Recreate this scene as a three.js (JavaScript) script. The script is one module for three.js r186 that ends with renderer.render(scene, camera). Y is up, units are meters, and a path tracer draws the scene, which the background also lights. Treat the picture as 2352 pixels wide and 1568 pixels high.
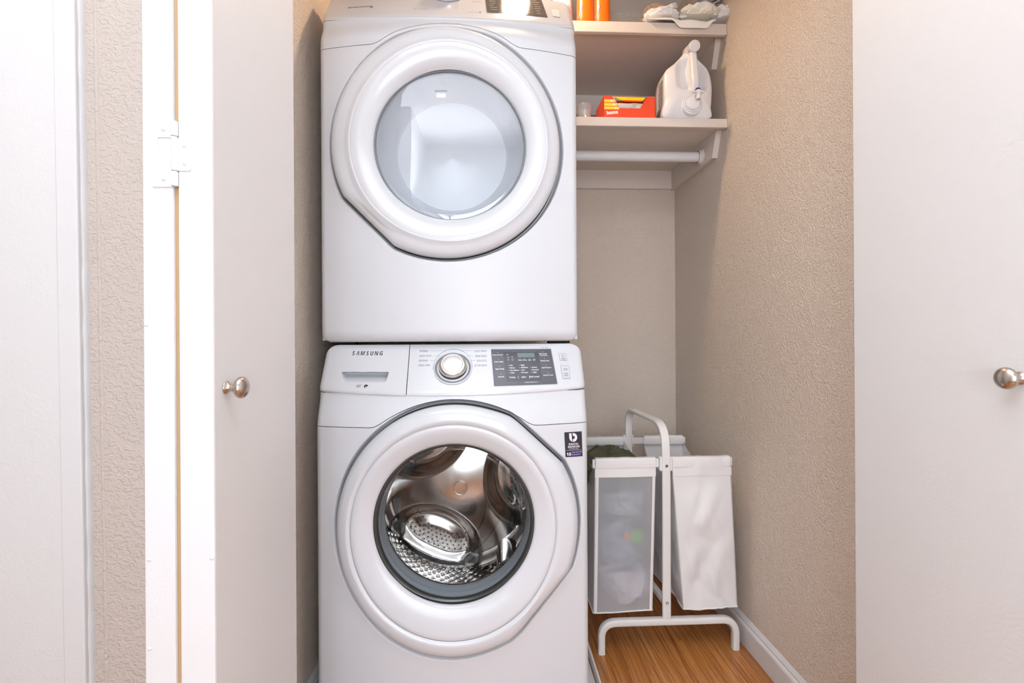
import * as THREE from 'three';
import { RoundedBoxGeometry } from 'three/addons/geometries/RoundedBoxGeometry.js';
import { mergeGeometries, mergeVertices } from 'three/addons/utils/BufferGeometryUtils.js';
import { RectAreaLightUniformsLib } from 'three/addons/lights/RectAreaLightUniformsLib.js';

// ---------------------------------------------------------------- camera, light, exposure
const V = (x, y, z) => new THREE.Vector3(x, y, z);
const scene = new THREE.Scene();
const W = 2352, HH = 1568, F = 1130, EYE = 1.0;
const camera = new THREE.PerspectiveCamera(2 * Math.atan(HH / 2 / F) * 180 / Math.PI, W / HH, 0.05, 30);
camera.position.set(0, EYE, 0);
camera.rotation.order = 'YXZ';
camera.rotation.set(0, -2.6 * Math.PI / 180, -0.33 * Math.PI / 180);
camera.setViewOffset(W, HH, 0, 9, W, HH);
camera.updateMatrixWorld(true);
const renderer = new THREE.WebGLRenderer({ antialias: true });
renderer.toneMapping = THREE.LinearToneMapping;
renderer.toneMappingExposure = 0.68;
renderer.shadowMap.enabled = true;
RectAreaLightUniformsLib.init();
scene.background = new THREE.Color(0x000000);

// fill light added behind the camera, at the added window
const addedFillLight = new THREE.RectAreaLight(0xebf2ff, 9.0, 1.2, 1.1);
addedFillLight.position.set(0.2, 1.04, 1.14);
addedFillLight.lookAt(0.2, 1.04, -1);
scene.add(addedFillLight);
// unseen flash, placed to light the scene off the ceiling behind the camera (its stand is built with the objects)
const flash = new THREE.SpotLight(0xebf2ff, 36, 0, 1.05, 0.6, 2);
flash.position.set(-0.2, 1.47, 0.35);
flash.target.position.set(-0.2, 2.44, 0.05);
flash.shadow.radius = 4;
scene.add(flash, flash.target);

// a pixel of the photograph (2352 x 1568) -> a point on a plane of the place
function rayOf(px, py) {
  return V((px - 1176) / F, -(py - 775) / F, -1).applyQuaternion(camera.quaternion);
}
function at(px, py, { x, y, z }) {
  const d = rayOf(px, py);
  const t = x !== undefined ? x / d.x : y !== undefined ? (y - EYE) / d.y : z / d.z;
  return V(d.x * t, EYE + d.y * t, d.z * t);
}

// ---------------------------------------------------------------- random, noise, textures
let seed = 7;
const rnd = () => { seed = (seed * 1664525 + 1013904223) >>> 0; return seed / 4294967296; };
const hash = (i, j, s) => { let h = (i * 374761393 + j * 668265263 + s * 982451653) | 0; h = Math.imul(h ^ (h >>> 13), 1274126177); return ((h ^ (h >>> 16)) >>> 0) / 4294967296; };
const sm = (t) => t * t * (3 - 2 * t);
function vnoise(x, y, per, s, perY = per) {           // periodic value noise
  const i = Math.floor(x), j = Math.floor(y), u = sm(x - i), v = sm(y - j), m = (a) => ((a % per) + per) % per, n = (a) => ((a % perY) + perY) % perY;
  const a = hash(m(i), n(j), s), b = hash(m(i + 1), n(j), s), c = hash(m(i), n(j + 1), s), d = hash(m(i + 1), n(j + 1), s);
  return (a + (b - a) * u) * (1 - v) + (c + (d - c) * u) * v;
}
const n3 = (x, y, z, s = 1) => {           // value noise in space
  const k = Math.floor(z), w = sm(z - k);
  return vnoise(x, y, 4096, s + k * 17) * (1 - w) + vnoise(x, y, 4096, s + (k + 1) * 17) * w;
};
const clamp = (v, a, b) => Math.min(b, Math.max(a, v));
const step = (a, b, v) => sm(clamp((v - a) / (b - a), 0, 1));
function grayTex(n, fn, rep = 1) {
  const d = new Uint8Array(n * n * 4);
  for (let j = 0; j < n; j++) for (let i = 0; i < n; i++) { const g = clamp(fn(i / n, j / n) * 255, 0, 255); d.set([g, g, g, 255], (j * n + i) * 4); }
  const t = new THREE.DataTexture(d, n, n); t.wrapS = t.wrapT = THREE.RepeatWrapping; t.magFilter = THREE.LinearFilter; t.minFilter = THREE.LinearFilter; t.repeat.set(rep, rep); t.needsUpdate = true;
  return t;
}
function canvasTex(w, h, draw) {
  const c = document.createElement('canvas'); c.width = w; c.height = h; draw(c.getContext('2d'), w, h);
  const t = new THREE.CanvasTexture(c); t.colorSpace = THREE.SRGBColorSpace; t.anisotropy = 8; return t;
}
const orangePeel = grayTex(1024, (u, v) => {                      // sprayed wall texture, one tile is 0.30 m
  const a = vnoise(u * 105, v * 95, 105, 3, 95), b = vnoise(u * 200, v * 180, 200, 5, 180), c = vnoise(u * 30, v * 30, 30, 9);
  return step(0.3, 0.8, a * 0.55 + b * 0.3 + c * 0.25);
});
const knockdown = grayTex(1024, (u, v) => {                       // trowelled splatter, one tile is 0.26 m
  const w1 = vnoise(u * 24, v * 24, 24, 21), w2 = vnoise(u * 24, v * 24, 24, 22);
  const a = vnoise(u * 34 + w1 * 1.2, v * 50 + w2 * 1.2, 34, 23, 50), b = vnoise(u * 80 + w2 * 1.5, v * 110 + w1, 80, 25, 110), c = vnoise(u * 150, v * 170, 150, 27, 170);
  return step(0.32, 0.66, a * 0.6 + b * 0.4) * 0.7 + b * 0.2 + c * 0.1;
});
const paintRoll = grayTex(512, (u, v) => vnoise(u * 90, v * 90, 90, 31) * 0.6 + vnoise(u * 30, v * 30, 30, 33) * 0.4);
const weave = grayTex(256, (u, v) => 0.5 + 0.25 * Math.sin(u * 256 * Math.PI * 0.5) + 0.25 * Math.sin(v * 256 * Math.PI * 0.5));

// ---------------------------------------------------------------- materials
const lin = (r, g, b) => new THREE.Color().setRGB(r, g, b);
const std = (color, roughness = 0.6, extra = {}) => new THREE.MeshStandardMaterial({ color, roughness, side: THREE.DoubleSide, ...extra });
const phys = (color, roughness = 0.6, extra = {}) => new THREE.MeshPhysicalMaterial({ color, roughness, side: THREE.DoubleSide, ...extra });
const M = {
  wall: std(lin(0.73, 0.63, 0.53), 0.75, { bumpMap: orangePeel, bumpScale: 0.0014 }),
  wallRough: std(lin(0.56, 0.49, 0.43), 0.72, { bumpMap: knockdown, bumpScale: 0.0010 }),
  roomWhite: std(lin(0.80, 0.79, 0.77), 0.8),
  ceiling: std(lin(0.82, 0.81, 0.79), 0.9),
  trim: std(lin(0.72, 0.71, 0.70), 0.45, { bumpMap: paintRoll, bumpScale: 0.0002 }),
  doorPaint: std(lin(0.73, 0.72, 0.705), 0.5, { bumpMap: paintRoll, bumpScale: 0.00025 }),
  edgePaint: std(lin(0.76, 0.755, 0.75), 0.45, { bumpMap: paintRoll, bumpScale: 0.00015 }),
  rawWood: std(lin(0.50, 0.33, 0.165), 0.75),
  shelf: std(lin(0.74, 0.665, 0.595), 0.55, { bumpMap: paintRoll, bumpScale: 0.0002 }),
  enamel: phys(lin(0.665, 0.68, 0.70), 0.38),
  plasticWhite: phys(lin(0.665, 0.68, 0.70), 0.25, { clearcoat: 0.3, clearcoatRoughness: 0.1 }),
  gapShade: std(lin(0.02, 0.02, 0.022), 0.8),  // near-black that paints the shade in the gaps round the doors
  greyTrim: phys(lin(0.19, 0.21, 0.23), 0.3),
  darkTrim: phys(lin(0.035, 0.038, 0.036), 0.18, { clearcoat: 0.6 }),
  gasket: std(lin(0.25, 0.27, 0.295), 0.45),
  steel: std(lin(0.47, 0.455, 0.44), 0.13, { metalness: 1 }),
  steelSatin: std(lin(0.49, 0.475, 0.46), 0.16, { metalness: 1 }),
  steelBrushed: std(lin(0.72, 0.71, 0.71), 0.42, { metalness: 1 }),
  steelDark: std(lin(0.36, 0.36, 0.36), 0.3, { metalness: 1 }),
  chrome: std(lin(0.78, 0.77, 0.75), 0.14, { metalness: 1 }),
  nickel: std(lin(0.50, 0.44, 0.385), 0.26, { metalness: 1 }),
  glass: phys(lin(0.97, 0.985, 0.98), 0.015, { transmission: 1, thickness: 0, ior: 1.5 }),
  glassTint: phys(lin(0.89, 0.91, 0.93), 0.01, { transmission: 1, thickness: 0, ior: 1.75 }),
  bowl: phys(lin(0.56, 0.59, 0.62), 0.15, { clearcoat: 1, clearcoatRoughness: 0.03 }),
  hole: std(lin(0.01, 0.01, 0.01), 0.9),
  lacquer: phys(lin(0.78, 0.76, 0.73), 0.35),
  nylon: phys(lin(0.80, 0.785, 0.775), 0.6, { bumpMap: weave, bumpScale: 0.0001, sheen: 0.2 }),
  sheer: phys(lin(0.93, 0.95, 0.98), 0.5, { transmission: 0.72, thickness: 0, specularIntensity: 0.4 }),
  tape: phys(lin(0.80, 0.78, 0.76), 0.7),
  rod: phys(lin(0.78, 0.79, 0.79), 0.35),
  jug: phys(lin(0.82, 0.82, 0.83), 0.3, { clearcoat: 0.2 }),
  orange: phys(lin(0.90, 0.17, 0.008), 0.3),
  pinkish: phys(lin(0.82, 0.42, 0.44), 0.35),
  card: std(lin(0.62, 0.63, 0.64), 0.8),
  black: std(lin(0.012, 0.012, 0.014), 0.6),
  navy: phys(lin(0.02, 0.025, 0.20), 0.35),
  olive: std(lin(0.085, 0.085, 0.045), 0.85),
  rag: std(lin(0.86, 0.85, 0.83), 0.9),
  ragCream: std(lin(0.86, 0.83, 0.74), 0.9),
  ragGrey: std(lin(0.30, 0.30, 0.30), 0.9),
  ragTan: std(lin(0.52, 0.36, 0.25), 0.9),
};

// ---------------------------------------------------------------- builders
const taken = new Map();
function numbered(name) { const n = taken.get(name) ?? 0; taken.set(name, n + 1); return n ? name + '_' + String(n).padStart(3, '0') : name; }
function mesh(name, geo, mat, parent) {
  const m = new THREE.Mesh(geo, mat); m.name = name; m.castShadow = m.receiveShadow = true; parent.add(m); return m;
}
function tag(o, label, category, group) { o.userData.label = label; o.userData.category = category; if (group) o.userData.group = group; return o; }
function thing(name, label, category, pos = [0, 0, 0], turn = 0, group) {
  const g = new THREE.Group(); g.name = numbered(name); g.position.set(...pos); g.rotation.y = turn; scene.add(g); return tag(g, label, category, group);
}
function single(name, geo, mat, label, category, group) { return tag(mesh(numbered(name), geo, mat, scene), label, category, group); }
function struct(name, geo, mat, label, category) { const m = mesh(name, geo, mat, scene); m.userData.kind = 'structure'; return tag(m, label, category); }
function structGroup(name, label, category) { const g = new THREE.Group(); g.name = name; scene.add(g); g.userData.kind = 'structure'; return tag(g, label, category); }

// box between two corners with uv in metres / tile
function box(x0, x1, y0, y1, z0, z1, tile = 0.3) {
  const g = new THREE.BoxGeometry(x1 - x0, y1 - y0, z1 - z0); g.translate((x0 + x1) / 2, (y0 + y1) / 2, (z0 + z1) / 2);
  return worldUV(g, tile);
}
function worldUV(g, tile) {
  const p = g.attributes.position, n = g.attributes.normal, uv = new Float32Array(p.count * 2);
  for (let i = 0; i < p.count; i++) {
    const ax = Math.abs(n.getX(i)), ay = Math.abs(n.getY(i)), az = Math.abs(n.getZ(i));
    const [u, v] = ax >= ay && ax >= az ? [p.getZ(i), p.getY(i)] : ay >= az ? [p.getX(i), p.getZ(i)] : [p.getX(i), p.getY(i)];
    uv[i * 2] = u / tile; uv[i * 2 + 1] = v / tile;
  }
  g.setAttribute('uv', new THREE.BufferAttribute(uv, 2)); return g;
}
function rbox(x0, x1, y0, y1, z0, z1, r = 0.003, s = 2, tile = 0.3) {
  const g = new RoundedBoxGeometry(x1 - x0, y1 - y0, z1 - z0, s, r); g.translate((x0 + x1) / 2, (y0 + y1) / 2, (z0 + z1) / 2); return worldUV(g, tile);
}
// clean merge of geometries with differing attributes
function merge(list) {
  return mergeGeometries(list.map((g) => { const q = g.index ? g.toNonIndexed() : g; for (const k of Object.keys(q.attributes)) if (!['position', 'normal', 'uv'].includes(k)) q.deleteAttribute(k); return q; }));
}
// grid surface from f(u, v) -> [x, y, z]
function grid(us, vs, f, uvf, closeU = false, skip) {
  const pos = [], uv = [], idx = [], nu = us.length, nv = vs.length;
  for (let j = 0; j < nv; j++) for (let i = 0; i < nu; i++) { const p = f(us[i], vs[j]); pos.push(...p); uv.push(...(uvf ? uvf(us[i], vs[j], p) : [us[i], vs[j]])); }
  const cu = closeU ? nu : nu - 1;
  for (let j = 0; j < nv - 1; j++) for (let i = 0; i < cu; i++) { const a = j * nu + i, b = j * nu + (i + 1) % nu, c = a + nu, d = b + nu; if (skip && skip(pos[a * 3], pos[a * 3 + 1])) continue; idx.push(a, b, d, a, d, c); }
  const g = new THREE.BufferGeometry();
  g.setAttribute('position', new THREE.Float32BufferAttribute(pos, 3)); g.setAttribute('uv', new THREE.Float32BufferAttribute(uv, 2)); g.setIndex(idx); g.computeVertexNormals();
  return g;
}
const lerp = (a, b, t) => a + (b - a) * t;
const range = (n, a = 0, b = 1) => Array.from({ length: n + 1 }, (_, i) => lerp(a, b, i / n));
// curved front panel with skirts going back: x in [xl(y), xr(y)], y in [yb(x), yt(x)]
function panelPatch({ us, vs, xOf, yOf, z, back = 0.02, uvf, skip }) {
  const f = (u, v) => { const x0 = xOf(u, v), y = yOf(x0, v), x = x0; return [x, y, z(x, y)]; };
  const front = grid(us, vs, f, uvf, false, skip);
  const u0 = us[0], u1 = us[us.length - 1], v0 = vs[0], v1 = vs[vs.length - 1];
  const skirt = (pts) => { const g = grid(range(pts.length - 1, 0, pts.length - 1), [0, 1], (i, t) => { const p = pts[Math.round(i)]; return [p[0], p[1], p[2] - back * t]; }, uvf ? (i, t) => uvf(0, 0, pts[Math.round(i)]) : undefined); return g; };
  return merge([front, skirt(us.map((u) => f(u, v0))), skirt(us.map((u) => f(u, v1))), skirt(vs.map((v) => f(u0, v))), skirt(vs.map((v) => f(u1, v)))]);
}
// rings around a centre: each ring is { r: (angle) => radius or number, z: number or (x, y) => z }
function ringLoft(rings, seg, cx = 0, cy = 0) {
  const as = range(seg - 1, 0, (seg - 1) / seg * Math.PI * 2);
  return grid(as, range(rings.length - 1, 0, rings.length - 1), (a, k) => {
    const q = rings[Math.round(k)], r = typeof q.r === 'function' ? q.r(a) : q.r, ox = q.ox ?? 0, oy = q.oy ?? 0;
    const x = cx + ox + Math.cos(a) * r, y = cy + oy + Math.sin(a) * r;
    return [x, y, typeof q.z === 'function' ? q.z(x, y, a) : q.z];
  }, undefined, true);
}
const lathe = (pts, seg = 48) => new THREE.LatheGeometry(pts.map(([r, y]) => new THREE.Vector2(r, y)), seg);
function tube(points, r, seg = 40, rs = 10, closed = false) { return new THREE.TubeGeometry(new THREE.CatmullRomCurve3(points, closed, 'catmullrom', 0.5), seg, r, rs, closed); }
// round-cornered path from corner points
function filletPath(pts, rad) {
  const path = new THREE.CurvePath();
  let prev = pts[0].clone();
  for (let i = 1; i < pts.length - 1; i++) {
    const a = pts[i].clone().sub(pts[i - 1]), b = pts[i + 1].clone().sub(pts[i]), r = Math.min(rad, a.length() * 0.49, b.length() * 0.49);
    const p = pts[i].clone().addScaledVector(a.normalize(), -r), q = pts[i].clone().addScaledVector(b.normalize(), r);
    path.add(new THREE.LineCurve3(prev, p)); path.add(new THREE.QuadraticBezierCurve3(p, pts[i], q)); prev = q;
  }
  path.add(new THREE.LineCurve3(prev, pts[pts.length - 1])); return path;
}
// sweep of a rounded rectangle (w across "side", h along the other axis) along points
function sweepRect(points, w, h, side, r = 0.003, closedEnds = true) {
  const prof = []; const hw = w / 2, hh = h / 2;
  for (const [sx, sy, a0] of [[1, 1, 0], [-1, 1, 90], [-1, -1, 180], [1, -1, 270]]) for (const da of [0, 45, 90]) { const a = (a0 + da) * Math.PI / 180; prof.push([sx * (hw - r) + Math.cos(a) * r, sy * (hh - r) + Math.sin(a) * r]); }
  const n = points.length, rings = points.map((p, i) => {
    const t = points[Math.min(n - 1, i + 1)].clone().sub(points[Math.max(0, i - 1)]).normalize();
    const s = side.clone().addScaledVector(t, -side.dot(t)).normalize(), o = t.clone().cross(s);
    return prof.map(([a, b]) => p.clone().addScaledVector(s, a).addScaledVector(o, b));
  });
  const g = grid(range(prof.length - 1, 0, prof.length - 1), range(n - 1, 0, n - 1), (i, j) => rings[Math.round(j)][Math.round(i)].toArray(), undefined, true);
  if (!closedEnds) return g;
  const cap = (ring) => { const c = ring.reduce((s, p) => s.add(p), V(0, 0, 0)).multiplyScalar(1 / ring.length); const pos = []; ring.forEach((p, i) => { const q = ring[(i + 1) % ring.length]; pos.push(...c.toArray(), ...p.toArray(), ...q.toArray()); }); const k = new THREE.BufferGeometry(); k.setAttribute('position', new THREE.Float32BufferAttribute(pos, 3)); k.setAttribute('uv', new THREE.Float32BufferAttribute(new Array(pos.length / 3 * 2).fill(0), 2)); k.computeVertexNormals(); return k; };
  return merge([g, cap(rings[0]), cap(rings[n - 1])]);
}
// flat shape extruded with a small bevel
function ext(pts, depth, bevel = 0.001, holes = []) {
  const s = new THREE.Shape(pts.map(([x, y]) => new THREE.Vector2(x, y)));
  for (const h of holes) s.holes.push(new THREE.Path(h.map(([x, y]) => new THREE.Vector2(x, y))));
  return new THREE.ExtrudeGeometry(s, { depth, bevelEnabled: bevel > 0, bevelSize: bevel, bevelThickness: bevel, bevelSegments: 2, curveSegments: 16 });
}
// a crumpled bundle of cloth: a squashed ball with sharp noisy folds
function bundle(rx, ry, rz, s, freq = 3, amp = 0.35, flat = -0.5, fine = 0.12) {
  const g = mergeVertices(new THREE.IcosahedronGeometry(1, 24).deleteAttribute('normal').deleteAttribute('uv'), 1e-5), p = g.attributes.position;
  for (let i = 0; i < p.count; i++) {
    const x = p.getX(i), y = p.getY(i), z = p.getZ(i);
    const w = n3(x * freq * 0.6 + 9, y * freq * 0.6, z * freq * 0.6 + 5, s + 40);
    const a = 1 - Math.abs(2 * n3(x * freq + 20 + w * 2, y * freq * 1.3 + 11, z * freq + 7 + w, s) - 1), b = 1 - Math.abs(2 * n3(x * freq * 2.3 + 3, y * freq * 2.6, z * freq * 2.3 + w * 3, s + 9) - 1);
    const k = 1 + amp * (a - 0.6) + amp * fine * (b - 0.5);
    p.setXYZ(i, x * k * rx, Math.max(y * k, flat) * ry, z * k * rz);
  }
  g.computeVertexNormals(); g.setAttribute('uv', new THREE.Float32BufferAttribute(new Array(p.count * 2).fill(0), 2));
  return g;
}

// ---------------------------------------------------------------- the room shell
const XL = -0.49, XR = 0.83, ZB = -2.165, ZF = -0.89, ZFI = -1.0, CEIL = 2.44, OPL = -0.475, OPR = 0.824, OPT = 2.07;
struct('wall_back', box(XL - 0.1, XR + 0.1, -0.05, CEIL + 0.05, ZB - 0.1, ZB), M.wall, 'textured beige wall at the back of the laundry closet', 'wall');
struct('wall_left', box(XL - 0.1, XL, -0.05, CEIL + 0.05, ZB, ZFI), M.wall, 'narrow textured beige closet wall beside the stacked machines', 'wall');
struct('wall_right', box(XR, XR + 0.1, -0.05, CEIL + 0.05, ZB, ZFI), M.wall, 'wide textured beige closet wall beside the laundry hamper', 'wall');
const wallFront = structGroup('wall_front', 'thickly textured beige wall between white door casing and folded closet door', 'wall');
mesh('wall_stub', merge([box(-1.25, OPL, -0.05, CEIL + 0.05, ZFI, ZF, 0.26), box(OPR, 1.35, -0.05, CEIL + 0.05, ZFI, ZF, 0.4), box(OPL, OPR, OPT, CEIL + 0.05, ZFI, ZF, 0.4)]), M.wallRough, wallFront);
{ // plaster ridge running down the wall next to the casing
  const g = grid(range(6, 0, Math.PI), range(60, -1.0, 1.44), (a, v) => { const w = 0.0026 + 0.0014 * n3(v * 60, 3, 2, 5); return [Math.cos(a) * w, v, Math.sin(a) * w * 0.6]; }, (u, v) => [u * 0.01, v / 0.4]);
  const r = mesh('plaster_ridge', g, M.wallRough, wallFront); r.position.set(-0.678, 1.0, ZF - 0.0005); r.rotation.z = 0.011;
}
struct('wall_room_left', box(-1.35, -1.25, -0.05, CEIL + 0.05, ZFI, 1.3), M.roomWhite, 'white wall of the room on the far side of the casing', 'wall');
struct('wall_room_right', box(1.35, 1.45, -0.05, CEIL + 0.05, ZFI, 1.3), M.roomWhite, 'white wall of the room beyond the right folding door', 'wall');
struct('wall_room_back', merge([box(-1.35, -0.42, -0.05, CEIL + 0.05, 1.2, 1.3), box(0.82, 1.45, -0.05, CEIL + 0.05, 1.2, 1.3), box(-0.42, 0.82, -0.05, 0.47, 1.2, 1.3), box(-0.42, 0.82, 1.62, CEIL + 0.05, 1.2, 1.3)]), M.roomWhite, 'white wall facing the closet, with an added window', 'wall');
struct('wall_room_partition', box(-1.25, -0.5, -0.05, CEIL + 0.05, 0.3, 1.2), M.roomWhite, 'white partition wall narrowing the room before the added window', 'wall');
struct('ceiling', merge([box(-1.35, 1.45, CEIL, CEIL + 0.1, ZFI, 1.3), box(XL - 0.1, XR + 0.1, CEIL, CEIL + 0.1, ZB - 0.1, ZFI)]), M.ceiling, 'white painted ceiling above closet and room', 'ceiling');
{
  const w = structGroup('window_1', 'added glowing window behind the camera, fill light for the closet', 'window');  // added window, glows to fill the room with neutral light
  mesh('pane', box(-0.40, 0.80, 0.49, 1.60, 1.23, 1.236), std(lin(0.7, 0.7, 0.7), 0.9, { emissive: lin(0.9, 0.95, 1.0), emissiveIntensity: 1.0 }), w);
  mesh('added_window_frame', merge([box(-0.42, -0.38, 0.47, 1.62, 1.18, 1.25), box(0.78, 0.82, 0.47, 1.62, 1.18, 1.25), box(-0.38, 0.78, 0.47, 0.51, 1.18, 1.25), box(-0.38, 0.78, 1.58, 1.62, 1.18, 1.25)]), M.trim, w);
}
// floor: subfloor with separate planks running into the closet
{
  const floor = structGroup('floor', 'orange-brown wood plank floor', 'floor');
  mesh('subfloor', box(-1.35, 1.45, -0.12, -0.012, ZB - 0.1, 1.3), std(lin(0.06, 0.03, 0.012), 0.9), floor);
  const wood = canvasTex(1024, 2048, (c, w, h) => {
    c.fillStyle = '#bf7c3f'; c.fillRect(0, 0, w, h);
    for (let i = 0; i < 420; i++) {
      const x0 = rnd() * w, wd = 2 + rnd() * 16, t = rnd(); c.strokeStyle = t < 0.42 ? `rgba(128,68,24,${0.08 + rnd() * 0.26})` : t < 0.85 ? `rgba(228,172,112,${0.06 + rnd() * 0.2})` : `rgba(84,40,14,${0.25 + rnd() * 0.35})`;
      c.lineWidth = t > 0.85 ? 1.5 + rnd() * 2.5 : wd; c.beginPath();
      const a = 4 + rnd() * 16, ph = rnd() * 6, len = h * (0.3 + rnd() * 0.9), y0 = rnd() * h - len * 0.3;
      for (let y = 0; y <= len; y += 24) { const x = x0 + a * Math.sin(ph + y * 0.0042) + a * 0.4 * Math.sin(ph * 3 + y * 0.011); y ? c.lineTo(x, y0 + y) : c.moveTo(x, y0 + y); }
      c.stroke();
    }
    for (let i = 0; i < 7; i++) { const x = rnd() * w, y = rnd() * h; for (let k = 7; k > 0; k--) { c.strokeStyle = `rgba(70,34,14,${0.10 + 0.05 * (7 - k)})`; c.lineWidth = 3; c.beginPath(); c.ellipse(x, y, 3 + k * 4, 6 + k * 14, 0, 0, 7); c.stroke(); } }
  });
  wood.wrapS = wood.wrapT = THREE.RepeatWrapping;
  const tints = [lin(0.95, 0.93, 0.9), lin(1.0, 1.0, 1.0), lin(0.88, 0.84, 0.8), lin(1.0, 0.97, 0.9)].map((c) => phys(c, 0.36, { map: wood, clearcoat: 0.25, clearcoatRoughness: 0.3 }));
  let k = 0;
  const PW = 0.128;
  for (let x = 0.815 - PW * 18; x < 1.4; x += PW, k++) {
    let z = ZB - 0.09; const first = 1.0 + hash(k, 3, 5) * 0.3; let j = 0;
    while (z < 1.29) {
      const z1 = Math.min(1.29, z + (j ? 1.21 : first)), g = rbox(x + 0.0001, x + PW - 0.0001, -0.012, 0, z + 0.0001, z1 - 0.0001, 0.0005, 1, 1);
      const p = g.attributes.position, uv = g.attributes.uv, ou = hash(k, j, 11), ov = hash(k, j, 12);
      for (let i = 0; i < p.count; i++) uv.setXY(i, (p.getX(i) - x) * 2.2 + ou, p.getZ(i) * 0.75 + ov);
      mesh('plank', g, tints[Math.floor(hash(k, j, 9) * 4)], floor); z = z1; j++;
    }
  }
}
// baseboards with a stepped top moulding
function baseboard(name, len, label) {
  const s = [[0, 0], [0.015, 0], [0.015, 0.062], [0.0135, 0.067], [0.0085, 0.071], [0.0085, 0.0765], [0.006, 0.08], [0.0035, 0.084], [0.0015, 0.0875], [0, 0.0875]];
  const g = ext(s, len, 0); worldUV(g, 0.3); return struct(name, g, M.trim, label, 'baseboard');
}
{
  const r = baseboard('baseboard_right', 1.165, 'white stepped baseboard along the wall by the hamper'); r.position.set(XR, 0, ZB + 1.165); r.rotation.y = Math.PI;
  const l = baseboard('baseboard_left', 1.165, 'white baseboard along the wall beside the machines'); l.position.set(XL, 0, ZB);
  const b = baseboard('baseboard_back', XR - XL - 0.03, 'white baseboard along the back wall behind the hamper'); b.rotation.y = -Math.PI / 2; b.position.set(XR - 0.015, 0, ZB);
}
// jamb liners of the closet opening
struct('trim_1', merge([box(OPL - 0.005, OPL + 0.0, 0, OPT, ZFI - 0.002, ZF + 0.002), box(OPR, OPR + 0.005, 0, OPT, ZFI - 0.002, ZF + 0.002), box(OPL, OPR, OPT - 0.012, OPT, ZFI - 0.002, ZF + 0.002)]), M.trim, 'white painted jamb lining the closet opening', 'trim');
// casing and door to the left of the closet, leaning a little
{
  const c = structGroup('trim_2', 'white door casing beside the textured wall', 'trim'); c.position.set(-0.7, 1.0, ZF); c.rotation.z = 0.011;
  mesh('casing_board', rbox(-0.036, 0.0, -1.0, 1.42, -0.002, 0.017, 0.003, 2), M.trim, c);
  const g = grid(range(5, 0, Math.PI / 2), range(160, -1.0, 1.42), (a, v) => { const w = 0.005 + 0.0022 * (n3(v * 60, 1, 4, 8) - 0.5); return [Math.cos(a) * w * 0.8, v, Math.sin(a) * (w + 0.004)]; }, (u, v) => [u, v / 0.3]);
  mesh('caulk_bead', g, M.edgePaint, c);
  const d = structGroup('door_1', 'smooth white door slab inside the white casing', 'door'); d.position.set(-0.735, 1.0, ZF); d.rotation.z = 0.011;
  mesh('door_slab', rbox(-0.44, -0.0015, -0.99, 1.05, -0.03, 0.008, 0.002, 2), M.doorPaint, d);
  mesh('door_stop', box(-0.003, 0.002, -0.99, 1.05, -0.04, 0.002), M.trim, d);
}

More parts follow.
